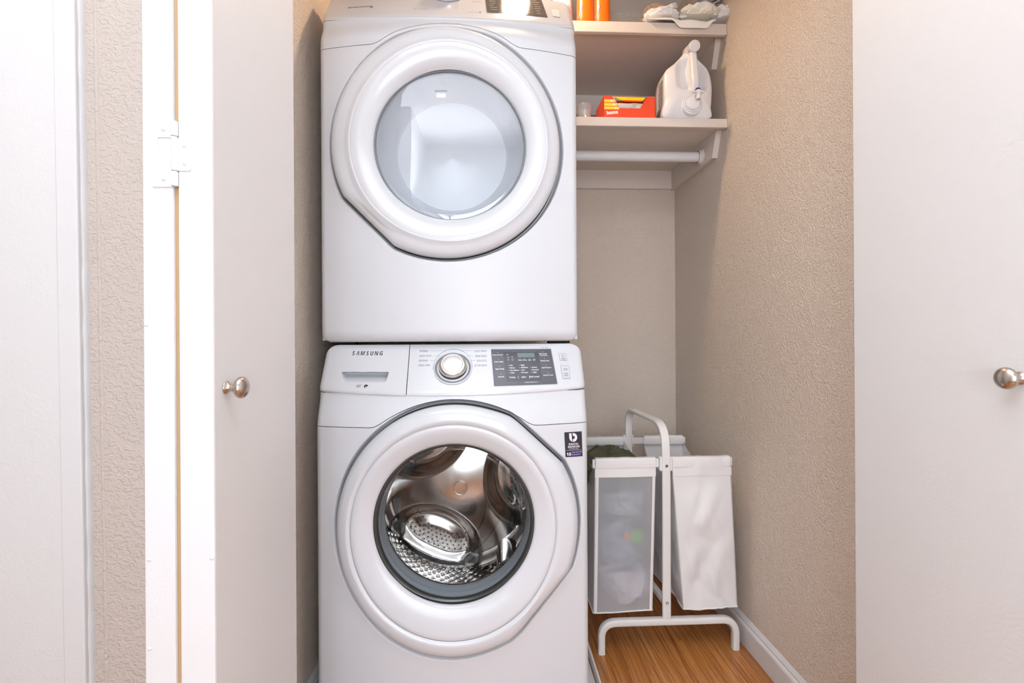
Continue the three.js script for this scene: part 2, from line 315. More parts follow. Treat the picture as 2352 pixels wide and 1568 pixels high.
// ---------------------------------------------------------------- folding closet doors
function knobGeo() {
  const head = range(22, -1.25, Math.PI / 2).map((t) => [Math.max(0.0001, Math.cos(t) * 0.0152), 0.0215 + Math.sin(t) * 0.0092]);
  return lathe([[0.0001, 0], [0.0085, 0], [0.0091, 0.0006], [0.0091, 0.0014], [0.0083, 0.0024], [0.0068, 0.0036], [0.0058, 0.0052], [0.0053, 0.0072], [0.0052, 0.009], [0.0053, 0.0108], ...head], 48);
}
function foldingDoor(side, label) {
  const s = side, face = s < 0 ? -0.3682 : 0.726, o = thing('folding_door', label, 'door', [face, 0, -0.674], 0, 'folding closet doors');
  // local x runs from the visible face towards the jamb
  const t = 0.0447, gap = 0.006, t2 = 0.040, len = 0.276, sx = (a, b) => (s < 0 ? [-b, -a] : [a, b]);
  for (const [a, b, inner] of [[0, t, t], [t + gap, t + gap + t2, t + gap]]) {
    const [x0, x1] = sx(a, b);
    const p = mesh('door_panel', rbox(x0, x1, 0.012, 2.03, -len, -0.0015, 0.0018, 2), M.doorPaint, o);
    mesh('painted_edge', rbox(x0 + 0.0003, x1 - 0.0003, 0.0125, 2.0295, -0.003, 0.0, 0.0012, 2), M.edgePaint, p);
    const [i0, i1] = sx(inner - 0.0003, inner + 0.0003);
    mesh('raw_skin', box(i0, i1, 0.016, 2.026, -len + 0.003, -0.0055), M.rawWood, p);
  }
  { const [i0, i1] = sx(t + 0.0003, t + gap - 0.0003); mesh('raw_strip', box(i0, i1, 0.014, 2.028, -len + 0.01, -0.004), M.rawWood, o); }
  // hinge: fixed leaf with a window, nested leaf, knuckles
  for (const hy of [1.2457, 0.28, 1.80]) {
    const h = new THREE.Group(); h.name = 'hinge'; h.position.set(s < 0 ? -(t + gap / 2) : t + gap / 2, hy, 0.0); o.add(h); if (s > 0) h.scale.x = -1;
    const L = 0.0305, R = 0.020, y = 0.043, q = 0.0225;
    const leafA = ext([[-L + 0.002, -y], [-0.004, -y], [-0.004, -q], [-L + 0.008, -q], [-L + 0.008, q], [-0.004, q], [-0.004, y], [-L + 0.002, y], [-L, y - 0.002], [-L, -y + 0.002]], 0.0014, 0.0004);
    mesh('hinge_leaf', leafA, M.edgePaint, h);
    const leafB = ext([[0.003, -q + 0.0008], [R - 0.002, -q + 0.0008], [R, -q + 0.003], [R, q - 0.003], [R - 0.002, q - 0.0008], [0.003, q - 0.0008]], 0.0014, 0.0004);
    mesh('hinge_leaf', leafB, M.edgePaint, h);
    for (const [a, b] of [[-y, -q - 0.0006], [-q, q], [q + 0.0006, y]]) { const k = lathe([[0.0001, a], [0.0034, a], [0.0044, a + 0.001], [0.0044, b - 0.001], [0.0034, b], [0.0001, b]], 16); k.translate(0.0004, 0, 0.0028); mesh('knuckle', k, M.edgePaint, h); }
    for (const [x, yy] of [[-0.014, 0.033], [-0.014, -0.033], [0.0125, 0.012], [0.0125, -0.012]]) { const k = lathe([[0.0001, 0.0012], [0.0022, 0.001], [0.0033, 0]], 14); k.rotateX(Math.PI / 2); k.translate(x, yy, 0.0018); mesh('screw', k, M.edgePaint, h); }
  }
  for (const [a, y] of [[t + gap + 0.034, 0.708], [t + gap + 0.034, 0.59], [0.004, 0.708], [t + gap + 0.036, 1.02]]) { const d = new THREE.SphereGeometry(0.0032, 12, 8); d.scale(1, 0.8, 0.45); d.translate(s < 0 ? -a : a, y, 0); mesh('paint_drip', d, M.edgePaint, o); }
  const k = mesh('knob', knobGeo(), M.nickel, o); k.rotation.z = s < 0 ? -Math.PI / 2 : Math.PI / 2; k.position.set(0, s < 0 ? 0.9325 : 0.9405, s < 0 ? -0.0295 : 0.033);
  if (s > 0) { o.position.z = -0.674; for (const c of o.children) if (c.name !== 'knob') c.position.z += 0; }
  return o;
}
foldingDoor(-1, 'folded white closet door with exposed hinge beside the textured wall');
{
  const o = foldingDoor(1, 'folded white closet door standing in front of the hamper wall');
  // the right leaf stands a little closer to the room: wider leaf
  for (const c of o.children) { if (c.name === 'door_panel') { c.scale.z = 1.25; } }
  o.position.z = -0.95 + 0.276 * 1.25;
  for (const c of o.children) if (c.name === 'knob') c.position.z = -0.641 - o.position.z;
}

// ---------------------------------------------------------------- laundry machines
const HW = 0.343, KC = 0.055;
const curve = (x, k = KC) => { const a = Math.abs(x), r = 0.016; let z = k * (1 - (x / HW) ** 2); if (a > HW - r) z -= r - Math.sqrt(Math.max(0, r * r - (a - HW + r) ** 2)); return z; };
const usFine = (() => { const a = []; for (const v of range(10, -1, -0.955)) a.push(v * HW); for (const v of range(230, -0.95, 0.95)) a.push(v * HW); for (const v of range(10, 0.955, 1)) a.push(v * HW); return a; })();
function surfPoint(group, zf, px, py) {       // pixel -> point on a machine's curved front, in the machine's own axes
  const inv = group.matrixWorld.clone().invert(), o = camera.position.clone().applyMatrix4(inv), d = rayOf(px, py).transformDirection(inv);
  let z = 0.03, p;
  for (let i = 0; i < 12; i++) { const t = (z - o.z) / d.z; p = o.clone().addScaledVector(d, t); z = zf(p.x, p.y); }
  return V(p.x, p.y, z);
}
const cx0 = -0.092;
// ---- shared recipe: cabinet and front with a dished door seat
function cabinet(g, y0, y1, top, m) {
  const ys = y1 - 0.085, sides = [-HW, HW - 0.008].flatMap((x) => [box(x, x + 0.008, y0, ys, -0.74, -0.017, 1), box(x, x + 0.008, ys, y1, -0.74, -0.062, 1)]);
  mesh('cabinet', merge([...sides, box(-HW, HW, y0, y0 + 0.008, -0.74, -0.03, 1), box(-HW, HW, y0, y1, -0.745, -0.735, 1), box(-HW, HW, y1 - 0.008, y1, -0.74, -0.08, 1), box(-HW + 0.004, HW - 0.004, y1, top, -0.74, -0.125, 1)]), m, g);
}
function seamY(x, cx, cy, R, line, lip) { const d = R * R - (x - cx) ** 2; const arc = d > 0 ? cy + Math.sqrt(d) : 0; const s = 0.012; const h = clamp(0.5 + 0.5 * (arc - line) / s, 0, 1); return Math.min(lerp(line, arc, h) + s * h * (1 - h), lip(x) - 0.005); }

// ================= washer
const washer = thing('washing_machine', 'white front-load washer with steel drum, below the dryer', 'washer', [cx0, 0, -1.25], 0.008);
washer.updateMatrixWorld(true);
const dW = { cx: 0.003, cy: 0.5385 }, winUp = 0.0125;   // the window sits a little above the door's middle
const lipW = (x) => 0.854 + 0.012 * (x / HW) ** 2, TOPW = 0.983;
const ell = (rx, ry) => (a) => rx * ry / Math.hypot(ry * Math.cos(a), rx * Math.sin(a));
const angDiff = (a, b) => Math.atan2(Math.sin(a - b), Math.cos(a - b));
const outW = (a) => {                       // washer door outline: ellipse with a wider grip side cut by two chords
  const d = angDiff(a, 0.03), base = ell(0.288, 0.3035)(a), wide = 0.309, chordU = 0.2955 / Math.cos(clamp(d - 0.78, -0.5, 0.5)), chordL = 0.288 / Math.cos(clamp(d + 0.78, -0.5, 0.5));
  return lerp(base, d > 0 ? Math.min(wide, chordU) : Math.min(wide, chordL), step(1.35, 0.85, Math.abs(d)));
};
const outD = (a) => { const d = Math.abs(angDiff(a, 3.93)); return Math.min(ell(0.299, 0.2965)(a), d < 0.6 ? Math.max(0.283 / Math.cos(d), 0.283) : 9); };
const dish = (x, y, d, depth, out) => { const r = Math.hypot(x - d.cx, y - d.cy + 0.004) - out(Math.atan2(y - d.cy + 0.004, x - d.cx)); return depth * (1 - step(0.002, 0.011, r)); };
const zBodyW = (x, y) => curve(x) - 0.026 * step(0.775, 0.865, y) - dish(x, y, dW, 0.022, outW);
const zPanelW = (x, y) => { const l = lipW(x), t = clamp((y - l) / (TOPW - l), 0, 1), d = Math.max(0, y - l); return curve(x) * (1 - 0.3 * t) - 0.016 - 0.078 * t - (d < 0.016 ? 0.014 * (1 - Math.sqrt(1 - (1 - d / 0.016) ** 2)) : 0); };
cabinet(washer, 0.012, 0.86, 0.975, M.enamel);
const seamW = (x) => seamY(x, dW.cx, dW.cy, 0.3095, 0.782, lipW);
mesh('front_panel', panelPatch({ us: usFine, vs: range(320), xOf: (u) => u, yOf: (x, v) => lerp(0.045, seamW(x) - 0.0009, v), z: zBodyW, back: 0.03, skip: (x, y) => Math.hypot(x - dW.cx, y - dW.cy + 0.004) < 0.225 }), M.enamel, washer);
mesh('upper_fascia', panelPatch({ us: usFine, vs: range(36), xOf: (u) => u, yOf: (x, v) => lerp(seamW(x) + 0.0009, lipW(x) + 0.004 - 0.006 * step(0.24, 0.33, Math.abs(x)), v), z: zBodyW, back: 0.03 }), M.enamel, washer);
mesh('toe_plate', rbox(-HW + 0.01, HW - 0.01, 0.018, 0.044, -0.04, 0.0, 0.004), M.enamel, washer);
for (const [x, z] of [[-0.28, -0.06], [0.28, -0.06], [-0.28, -0.68], [0.28, -0.68]]) { const f = lathe([[0.0001, 0.004], [0.022, 0.004], [0.022, 0.012], [0.01, 0.014], [0.01, 0.02], [0.0001, 0.02]], 20); f.translate(x, 0, z); mesh('foot', f, M.black, washer); }
// control panel print
const PX = (px, py) => surfPoint(washer, zPanelW, px, py);
const CW = 2048, CH = 400;
const toC = (p) => [(p.x + HW) / (2 * HW) * CW, (1 - (p.y - 0.84) / (0.99 - 0.84)) * CH];
const dispPx = [[1129, 803], [1264, 802], [1279, 880], [1136, 885]];
const panelTex = canvasTex(CW, CH, (c) => {
  c.fillStyle = '#ffffff'; c.fillRect(0, 0, CW, CH);
  const text = (s, px, py, h, { color = '#55565c', weight = '', align = 'left', squash = 1, slant = 0 } = {}) => {
    const [x, y] = toC(PX(px, py)), [, y2] = toC(PX(px, py + h)); c.save(); c.translate(x, y); c.transform(squash, 0, slant, 1, 0, 0); c.font = `${weight} ${Math.abs(y2 - y) * 1.36}px sans-serif`; c.fillStyle = color; c.textAlign = align; c.textBaseline = 'middle'; c.fillText(s, 0, 0); c.restore();
  };
  const line = (a, b, col = '#a8a9af', w = 1.6) => { c.strokeStyle = col; c.lineWidth = w; c.beginPath(); c.moveTo(...toC(PX(...a))); c.lineTo(...toC(PX(...b))); c.stroke(); };
  // maker's wordmark with open A
  const letters = 'S\u039bMSUNG', xs = [812, 822.5, 833, 844, 854, 864.5, 875.5];
  [...letters].forEach((l, i) => text(l, xs[i] + 0.5, 811, 9.6, { color: '#3d3f44', weight: 'bold', align: 'center', squash: 1.08, slant: -0.08 }));
  text('VRT', 818.5, 886.5, 6.2, { color: '#2c2d33', weight: '', align: 'left', slant: -0.12 });
  { const [x, y] = toC(PX(841, 886.3)); c.fillStyle = '#2c2d33'; c.beginPath(); c.ellipse(x - 3, y, 13, 9, -0.3, 0, 7); c.fill(); c.fillStyle = '#fff'; c.beginPath(); c.ellipse(x + 2, y + 2, 9, 5, -0.4, 0, 7); c.fill(); c.fillStyle = '#2c2d33'; c.beginPath(); c.ellipse(x + 5, y - 3, 11, 4, -0.15, 0, 7); c.fill(); c.beginPath(); c.arc(x + 4, y + 4, 3, 0, 7); c.fill(); }
  for (const [s, py] of [['NORMAL', 806], ['HEAVY DUTY', 817.5], ['BEDDING', 828], ['RINSE+SPIN', 839]]) text(s, s === 'NORMAL' ? 964 : s === 'HEAVY DUTY' ? 963 : s === 'BEDDING' ? 962 : 961, py, 4.0, { squash: 1.05 });
  for (const [s, py] of [['QUICK WASH', 806], ['PERM PRESS', 817.5], ['DELICATES', 828], ['ACTIVE WEAR', 839]]) text(s, 1118, py, 4.0, { align: 'right', squash: 1.02 });
  line([986, 805.5], [1022, 805.5]); line([1022, 805.5], [1024, 808]); line([994, 817], [1011, 817]); line([987, 827.5], [1000, 827.5]);
  line([1088, 805.5], [1059, 805.5]); line([1059, 805.5], [1057, 808]); line([1087, 817], [1072, 817]); line([1092, 827.5], [1081, 827.5]);
  text('* Power Wash', 1240, 798, 2.6, { color: '#8f9096' });
  // knob scale arc
  c.strokeStyle = '#8d8f96'; c.lineWidth = 2.4; const kc = toC(PX(1040, 842)), kr = toC(PX(1084.5, 842))[0] - kc[0];
  c.beginPath(); c.ellipse(kc[0], kc[1], kr, kr * 0.8, 0, Math.PI * 0.95, Math.PI * 2.05); c.stroke();
});
panelTex.wrapS = panelTex.wrapT = THREE.ClampToEdgeWrapping;
const panelMat = phys(lin(0.665, 0.68, 0.70), 0.25, { map: panelTex, clearcoat: 0.3, clearcoatRoughness: 0.1 });
const panelUV = (u, v, p) => [(p[0] + HW) / (2 * HW), (p[1] - 0.84) / (0.99 - 0.84)];
const cornerW = (y, top) => { const r = 0.034, d = y - (top - r); return HW - 0.0005 - (d > 0 ? r - Math.sqrt(Math.max(0, r * r - d * d)) : 0); };
const xDiv = (y) => { const a = PX(941.5, 795), b = PX(934, 910); return lerp(b.x, a.x, (y - b.y) / (a.y - b.y)); };
const vPanel = [...range(14, 0, 0.13), ...range(50, 0.14, 0.82), ...range(16, 0.83, 1)];
mesh('control_panel', panelPatch({
  us: [...range(70, 0, 0.93), ...range(14, 0.935, 1)], vs: vPanel, uvf: panelUV,
  xOf: (u, v) => { const y = lerp(0.857, TOPW, v); return lerp(xDiv(y) + 0.0009, cornerW(y, TOPW), u); }, yOf: (x, v) => lerp(lipW(x), TOPW, v), z: zPanelW, back: 0.06,
}), panelMat, washer);
// detergent drawer: same surface, lower lip, scooped grip
const q0 = PX(784, 855), q1 = PX(892, 857), q2 = PX(885, 878), q3 = PX(789, 878);
const grip = (x, y) => { const t = clamp((q0.y - y) / (q0.y - q2.y), -0.4, 1.6), a = lerp(q0.x, q3.x, clamp(t, 0, 1)), b = lerp(q1.x, q2.x, clamp(t, 0, 1)), e = 0.004; return 0.032 * step(-0.05, 0.06, t) * (1 - step(0.25, 1.08, t) * 0.999) * step(a - 0.001, a + e, x) * (1 - step(b - e, b + 0.001, x)); };
const zDrawer = (x, y) => zPanelW(x, y) + 0.0015 - grip(x, y);
mesh('detergent_drawer', panelPatch({
  us: [...range(14, 0, 0.06), ...range(130, 0.065, 1)], vs: range(110), uvf: panelUV,
  xOf: (u, v) => { const y = lerp(0.857, TOPW, v); return lerp(-cornerW(y, TOPW), xDiv(y) - 0.0009, u); }, yOf: (x, v) => lerp(lipW(x) - 0.005 * step(-0.34, -0.30, x), TOPW, v), z: zDrawer, back: 0.06,
}), panelMat, washer);
// programme knob, standing square to the sloped panel
function programKnob(parent, p, tilt, scale = 1) {
  const k = new THREE.Group(); k.name = 'program_knob'; k.position.copy(p); k.rotation.x = Math.PI / 2 - tilt; parent.add(k); k.scale.setScalar(scale);
  mesh('knob_ring', lathe([[0.0365, 0], [0.0478, 0.0], [0.0485, 0.0012], [0.0478, 0.0024], [0.0452, 0.003]], 64), M.plasticWhite, k);
  mesh('dark_ring', lathe([[0.0455, 0.0005], [0.0455, 0.0032], [0.0405, 0.0032], [0.0405, 0.0005]], 64), M.greyTrim, k);
  mesh('inner_ring', lathe([[0.0406, 0.003], [0.039, 0.0045], [0.036, 0.004]], 64), M.plasticWhite, k);
  mesh('knob_skirt', lathe([[0.036, 0.001], [0.036, 0.008], [0.0345, 0.009]], 64), M.darkTrim, k);
  mesh('knob_body', lathe([[0.0345, 0.006], [0.0345, 0.011], [0.0355, 0.0125], [0.0352, 0.017], [0.0335, 0.021], [0.030, 0.0228], [0.0262, 0.0232], [0.0258, 0.0222]], 64), M.chrome, k);
  mesh('knob_cap', lathe([[0.0258, 0.0222], [0.0245, 0.0232], [0.015, 0.0240], [0.0001, 0.0243]], 64), M.steelBrushed, k);
  return k;
}
const slope = Math.atan2(0.078 + 0.3 * KC, TOPW - 0.857);
programKnob(washer, PX(1040.5, 846).add(V(0, 0, 0.0005)), slope, 1.0);
// display
function quadOn(group, zf, px, lift, n = 14) {
  const c = px.map(([a, b]) => surfPoint(group, zf, a, b));
  return grid(range(n), range(n), (u, v) => { const x = lerp(lerp(c[3].x, c[2].x, u), lerp(c[0].x, c[1].x, u), v), y = lerp(lerp(c[3].y, c[2].y, u), lerp(c[0].y, c[1].y, u), v); return [x, y, zf(x, y) + lift]; });
}
function roundMask(c, w, h, r, fill) { c.fillStyle = fill; c.beginPath(); c.roundRect(0, 0, w, h, r); c.fill(); }
const dispTex = canvasTex(1024, 640, (c, w, h) => {
  c.fillStyle = '#55575f'; c.fillRect(0, 0, w, h);
  c.fillStyle = '#4a4c53'; c.beginPath(); c.roundRect(208, 40, 572, 530, 22); c.fill();
  c.strokeStyle = '#3c3d44'; c.lineWidth = 7; c.strokeRect(208, 40, 572, 530); c.strokeStyle = '#8a8c94'; c.lineWidth = 4; c.beginPath(); c.moveTo(212, 34); c.lineTo(772, 34); c.stroke();
  c.fillStyle = '#6f8285'; c.fillRect(428, 62, 304, 88); c.strokeStyle = '#37393f'; c.lineWidth = 5; c.strokeRect(428, 62, 304, 88);
  const t = (s, x, y, f = 34, a = 'center') => { c.font = `bold ${f}px sans-serif`; c.fillStyle = '#e9ebf0'; c.textAlign = a; c.textBaseline = 'middle'; c.fillText(s, x, y); };
  [['Extra Rinse', 98, 95], ['Extra Spin', 104, 222], ['Spin Only', 108, 352], ['Sound', 118, 490]].forEach(([s, x, y]) => { t(s, x, y, 32); c.fillStyle = '#d5d8df'; c.fillRect(x - 10, y - 44, 20, 5); });
  [['My Cycle', 880, 84], ['*Care (sec)', 884, 116], ['Delay End', 890, 216], ['Self Clean+', 900, 346], ['Smart Care', 905, 484]].forEach(([s, x, y]) => { t(s, x, y, s[0] === '*' ? 26 : 32); if (s[0] !== '*') { c.fillStyle = '#d5d8df'; c.fillRect(x - 10, y - 42, 20, 5); } });
  for (const y of [150, 284, 420]) { c.strokeStyle = '#777982'; c.lineWidth = 4; c.beginPath(); c.moveTo(30, y); c.lineTo(180, y); c.moveTo(808, y); c.lineTo(984, y); c.stroke(); }
  t('Eco', 262, 92, 22);
  for (const [x, y] of [[270, 142], [340, 142], [270, 190], [340, 190]]) { c.strokeStyle = '#b8bbc3'; c.lineWidth = 4; c.strokeRect(x - 12, y - 12, 24, 22); }
  [['Wash', 466], ['Rinse', 548], ['Spin', 630], ['End', 706]].forEach(([s, x]) => { t(s, x, 198, 26); c.fillStyle = '#cfd2d9'; c.beginPath(); c.arc(x, 170, 5, 0, 7); c.fill(); });
  [['Hot', 0], ['Warm', 1], ['Eco Warm', 2], ['Cold', 3]].forEach(([s, i]) => { t('\u2022', 256, 292 + i * 45, 30); t(s, 278, 292 + i * 45, 30, 'left'); });
  [['High', 0], ['Medium', 1], ['Low', 2], ['No Spin', 3]].forEach(([s, i]) => { t('\u2022', 440, 290 + i * 45, 30); t(s, 462, 290 + i * 45, 30, 'left'); });
  [['Heavy', 1], ['Normal', 2], ['Light', 3]].forEach(([s, i]) => { t('\u2022', 624, 290 + i * 45, 30); t(s, 646, 290 + i * 45, 30, 'left'); });
  t('Temp.', 304, 506, 36); t('Spin', 490, 506, 36); t('Soil Level', 668, 506, 36); t('|', 400, 506, 44); t('|', 582, 506, 44);
  t('\u2014 Press & Hold 3 sec \u2014', 600, 602, 22);
});
const dispMat = phys(lin(1, 1, 1), 0.16, { map: dispTex, clearcoat: 0.5, clearcoatRoughness: 0.04 });
mesh('display_panel', quadOn(washer, zPanelW, dispPx, 0.0016), dispMat, washer);
mesh('display_bezel', quadOn(washer, zPanelW, [[1127.5, 801.3], [1265.6, 800.4], [1280.8, 881.5], [1134.6, 886.6]], 0.0009), M.greyTrim, washer);
// buttons with printed symbols
function button(px, draw, w, h) {
  const tex = canvasTex(w, h, (c) => { c.fillStyle = '#f4f5f8'; c.fillRect(0, 0, w, h); c.strokeStyle = '#8f9199'; c.lineWidth = 6; c.beginPath(); c.roundRect(6, 6, w - 12, h - 12, 22); c.stroke(); c.fillStyle = c.strokeStyle = '#55575e'; draw(c); });
  return mesh('button', quadOn(washer, zPanelW, px, 0.0014, 6), phys(lin(0.665, 0.68, 0.70), 0.3, { map: tex }), washer);
}
button([[1282.5, 811], [1300.5, 811], [1303, 827.5], [1285, 827.5]], (c) => { c.lineWidth = 7; c.beginPath(); c.arc(110, 68, 30, -1.1, 4.2); c.stroke(); c.beginPath(); c.moveTo(110, 28); c.lineTo(110, 66); c.stroke(); c.font = 'bold 36px sans-serif'; c.textAlign = 'center'; c.fillText('POWER', 110, 150); }, 220, 180);
button([[1287, 839], [1307, 839], [1311, 869], [1292, 869]], (c) => { c.lineWidth = 6; c.beginPath(); c.moveTo(80, 60); c.lineTo(80, 116); c.lineTo(120, 88); c.closePath(); c.stroke(); c.fillRect(128, 60, 8, 56); c.fillRect(146, 60, 8, 56); c.font = 'bold 38px sans-serif'; c.textAlign = 'center'; c.fillText('START', 112, 200); c.fillText('PAUSE', 112, 244); }, 220, 300);
// warranty sticker
const stickTex = canvasTex(420, 580, (c, w, h) => {
  c.fillStyle = '#2d2b33'; c.fillRect(0, 0, w, h);
  c.fillStyle = '#ece8ee'; c.beginPath(); c.moveTo(112, 30); c.lineTo(170, 30); c.lineTo(176, 190); c.quadraticCurveTo(180, 215, 210, 232); c.quadraticCurveTo(118, 220, 112, 130); c.closePath(); c.fill();
  c.beginPath(); c.moveTo(196, 26); c.quadraticCurveTo(300, 34, 304, 132); c.quadraticCurveTo(300, 226, 206, 232); c.quadraticCurveTo(196, 200, 192, 170); c.quadraticCurveTo(244, 170, 246, 130); c.quadraticCurveTo(244, 96, 200, 90); c.closePath(); c.fill();
  c.fillStyle = '#f3f1f4'; c.textAlign = 'center'; c.font = 'bold 62px sans-serif'; c.fillText('DIGITAL', 212, 306); c.fillText('INVERTER', 212, 368); c.font = 'bold 26px sans-serif'; c.fillText('T E C H N O L O G Y', 212, 402);
  c.fillRect(20, 424, 380, 6);
  c.fillStyle = '#231a33'; c.fillRect(0, 434, w, 146);
  c.fillStyle = '#ffffff'; c.font = 'bold 104px sans-serif'; c.fillText('10', 82, 552, 120); c.fillStyle = '#b9aaec'; c.font = 'bold 44px sans-serif'; c.textAlign = 'left'; c.fillText('YEAR MOTOR', 146, 492, 258); c.fillText('WARRANTY', 146, 548, 258);
});
mesh('warranty_sticker', quadOn(washer, zBodyW, [[1296, 992.5], [1336, 990], [1338, 1047], [1299, 1049.5]], 0.0008, 30), std(lin(1, 1, 1), 0.4, { map: stickTex }), washer);

// ---- door of the washer
const doorZ = (h, c = 0.8) => (x) => c * curve(x * 0.94) + h;
function bump(a, a0, w) { let d = Math.abs(((a - a0 + Math.PI) % (2 * Math.PI) + 2 * Math.PI) % (2 * Math.PI) - Math.PI); return 1 - step(0, 1, d / w); }
{
  const door = new THREE.Group(); door.name = 'door'; door.position.set(dW.cx, dW.cy - 0.004, 0); washer.add(door);
  const R = (k) => (a) => outW(a) + k;
  const r1 = ell(0.250, 0.259);
  const z = (h, c) => (x) => doorZ(h, c)(x);
  const rings = [[R(-0.02), -0.02], [R(-0.004), -0.014], [R(-0.001), -0.004], [R(0), 0.006], [R(-0.002), 0.016], [R(-0.007), 0.0245], [R(-0.014), 0.029], [R(-0.022), 0.0312], [(a) => lerp(R(0)(a), r1(a), 0.72), 0.0326], [(a) => r1(a) + 0.008, 0.0325], [(a) => r1(a) + 0.002, 0.030], [r1, 0.027]].map(([r, h]) => ({ r, z: z(h) }));
  mesh('door_gap_shade', ringLoft([[R(-0.03), -0.022], [R(0.0014), -0.022], [R(0.0014), -0.008], [R(-0.004), -0.007]].map(([r, h]) => ({ r, z: z(h) })), 160), M.gapShade, door);  // dark ring painted in for the shade of the gap round the door
  mesh('door_ring', ringLoft(rings, 160), M.plasticWhite, door);
  const r2 = [[r1, 0.026, 0], [(a) => r1(a) - 0.0014, 0.0255, 0], [(a) => r1(a) - 0.003, 0.0285, 0], [(a) => r1(a) - 0.012, 0.0282, 0.02], [0.230, 0.0245, 0.5], [0.212, 0.0175, 0.9], [0.202, 0.0125, 1], [0.197, 0.0085, 1], [0.1955, 0.003, 1]].map(([r, h, k]) => ({ r, z: z(h, 0.8), oy: k * winUp }));
  mesh('door_disc', ringLoft(r2, 160), M.plasticWhite, door);
  const zr = (h) => h + 0.03;
  const rim = mesh('glass_rim', ringLoft([[0.1965, 0.010], [0.1945, 0.012], [0.1905, 0.011], [0.187, 0.006], [0.186, 0.0]].map(([r, h]) => ({ r, z: zr(h) })), 128), M.darkTrim, door);
  const bowl = [[0.1885, 0.006], [0.184, -0.006], [0.176, -0.02], [0.168, -0.045], [0.160, -0.075], [0.150, -0.092], [0.12, -0.100], [0.07, -0.104], [0.001, -0.106]].map(([r, h]) => ({ r, z: zr(h) }));
  const gb = mesh('glass_bowl', ringLoft(bowl, 128), M.glass, door); rim.position.y = gb.position.y = winUp;
  // drum side: gasket, drum, back plate
  const gask = [[0.235, 0.0], [0.205, 0.004], [0.196, 0.0], [0.1925, -0.006], [0.1905, -0.013], [0.1875, -0.016], [0.1855, -0.024], [0.187, -0.03], [0.183, -0.034], [0.1815, -0.05], [0.186, -0.056]].map(([r, h]) => ({ r, z: zr(h) }));
  const gk = mesh('rubber_gasket', ringLoft(gask, 128), M.gasket, washer); gk.position.copy(door.position); gk.position.y += winUp;
  const drum = new THREE.Group(); drum.name = 'drum'; drum.position.copy(door.position); drum.position.y += winUp; washer.add(drum);
  const lip = [[0.1825, -0.052], [0.1805, -0.055], [0.182, -0.06], [0.20, -0.064], [0.235, -0.068], [0.245, -0.075]].map(([r, h]) => ({ r, z: zr(h) }));
  mesh('drum_lip', ringLoft(lip, 128), M.steel, drum);
  // wall with embossed diamonds
  const wallG = grid(range(359, 0, Math.PI * 2 * 359 / 360), range(54, 0, 1), (a, v) => {
    const zz = lerp(-0.045, -0.262, v), e = 0.0022 * Math.max(0, Math.cos(a * 60) * Math.cos(v * 44)); const r = 0.245 - e; return [Math.cos(a) * r, Math.sin(a) * r, zz];
  }, undefined, true);
  mesh('drum_wall', wallG, M.steel, drum);
  // back plate with three pressed lobes and spider arms
  const lobes = [0.09, 0.09 + Math.PI * 2 / 3, 0.09 + Math.PI * 4 / 3];
  const plateZ = (x, y) => {
    const r = Math.hypot(x, y); let h = 0;
    for (const a of lobes) {
      const u = x * Math.cos(a) + y * Math.sin(a) - 0.19, v = -x * Math.sin(a) + y * Math.cos(a);
      const d = Math.hypot(u / 0.112, v / 0.14), e = Math.hypot((u + 0.005) / 0.052, v / 0.095);
      h -= 0.042 * (1 - step(0.70, 1.08, d)) - 0.012 * (1 - step(0.6, 1.3, e));
    }
    return -0.262 + 0.02 * Math.exp(-((r / 0.13) ** 2)) + h + 0.022 * step(0.212, 0.245, r);
  };
  const plate = grid(range(239, 0, Math.PI * 2 * 239 / 240), range(80, 0.001, 0.246), (a, r) => { const x = Math.cos(a) * r, y = Math.sin(a) * r; return [x, y, plateZ(x, y)]; }, undefined, true);
  mesh('drum_back', plate, M.steelSatin, drum);
  const cap = lathe([[0.0215, 0.0], [0.0215, 0.003], [0.0205, 0.0042], [0.019, 0.0036], [0.0185, 0.0028], [0.0001, 0.0030]], 40); cap.rotateX(Math.PI / 2); cap.translate(0, 0, plateZ(0, 0) + 0.0005); mesh('hub_cap', cap, M.steel, drum);
  const dots = [];
  for (const a of lobes) for (let i = 0; i < 5; i++) for (let j = 0; j < 13; j++) {
    const r = 0.158 + i * 0.0118, an = a + (j - 6) * 0.085 + (i % 2) * 0.042 + (hash(i, j, 3) - 0.5) * 0.02; if (Math.abs(j - 6) * 0.085 > 0.56) continue;
    const x = Math.cos(an) * r, y = Math.sin(an) * r; const d = new THREE.CircleGeometry(0.0024, 8); d.translate(x, y, plateZ(x, y) + 0.0008); dots.push(d);
  }
  mesh('drain_holes', merge(dots), M.hole, drum);
  // lifter fins
  for (const a of [-0.94, -0.94 + Math.PI * 2 / 3, -0.94 + Math.PI * 4 / 3]) {
    const f = grid(range(20), range(16), (u, v) => { const w = lerp(-0.042, 0.042, u), hgt = 0.048 * Math.pow(Math.max(0, Math.sin(Math.PI * u)), 0.7) * step(0, 0.2, v) * (1 - 0.2 * v); return [0.246 - hgt, w, lerp(-0.05, -0.262, v)]; });
    const m = mesh('lifter', f, M.steelSatin, drum); m.rotation.z = a;
  }
}

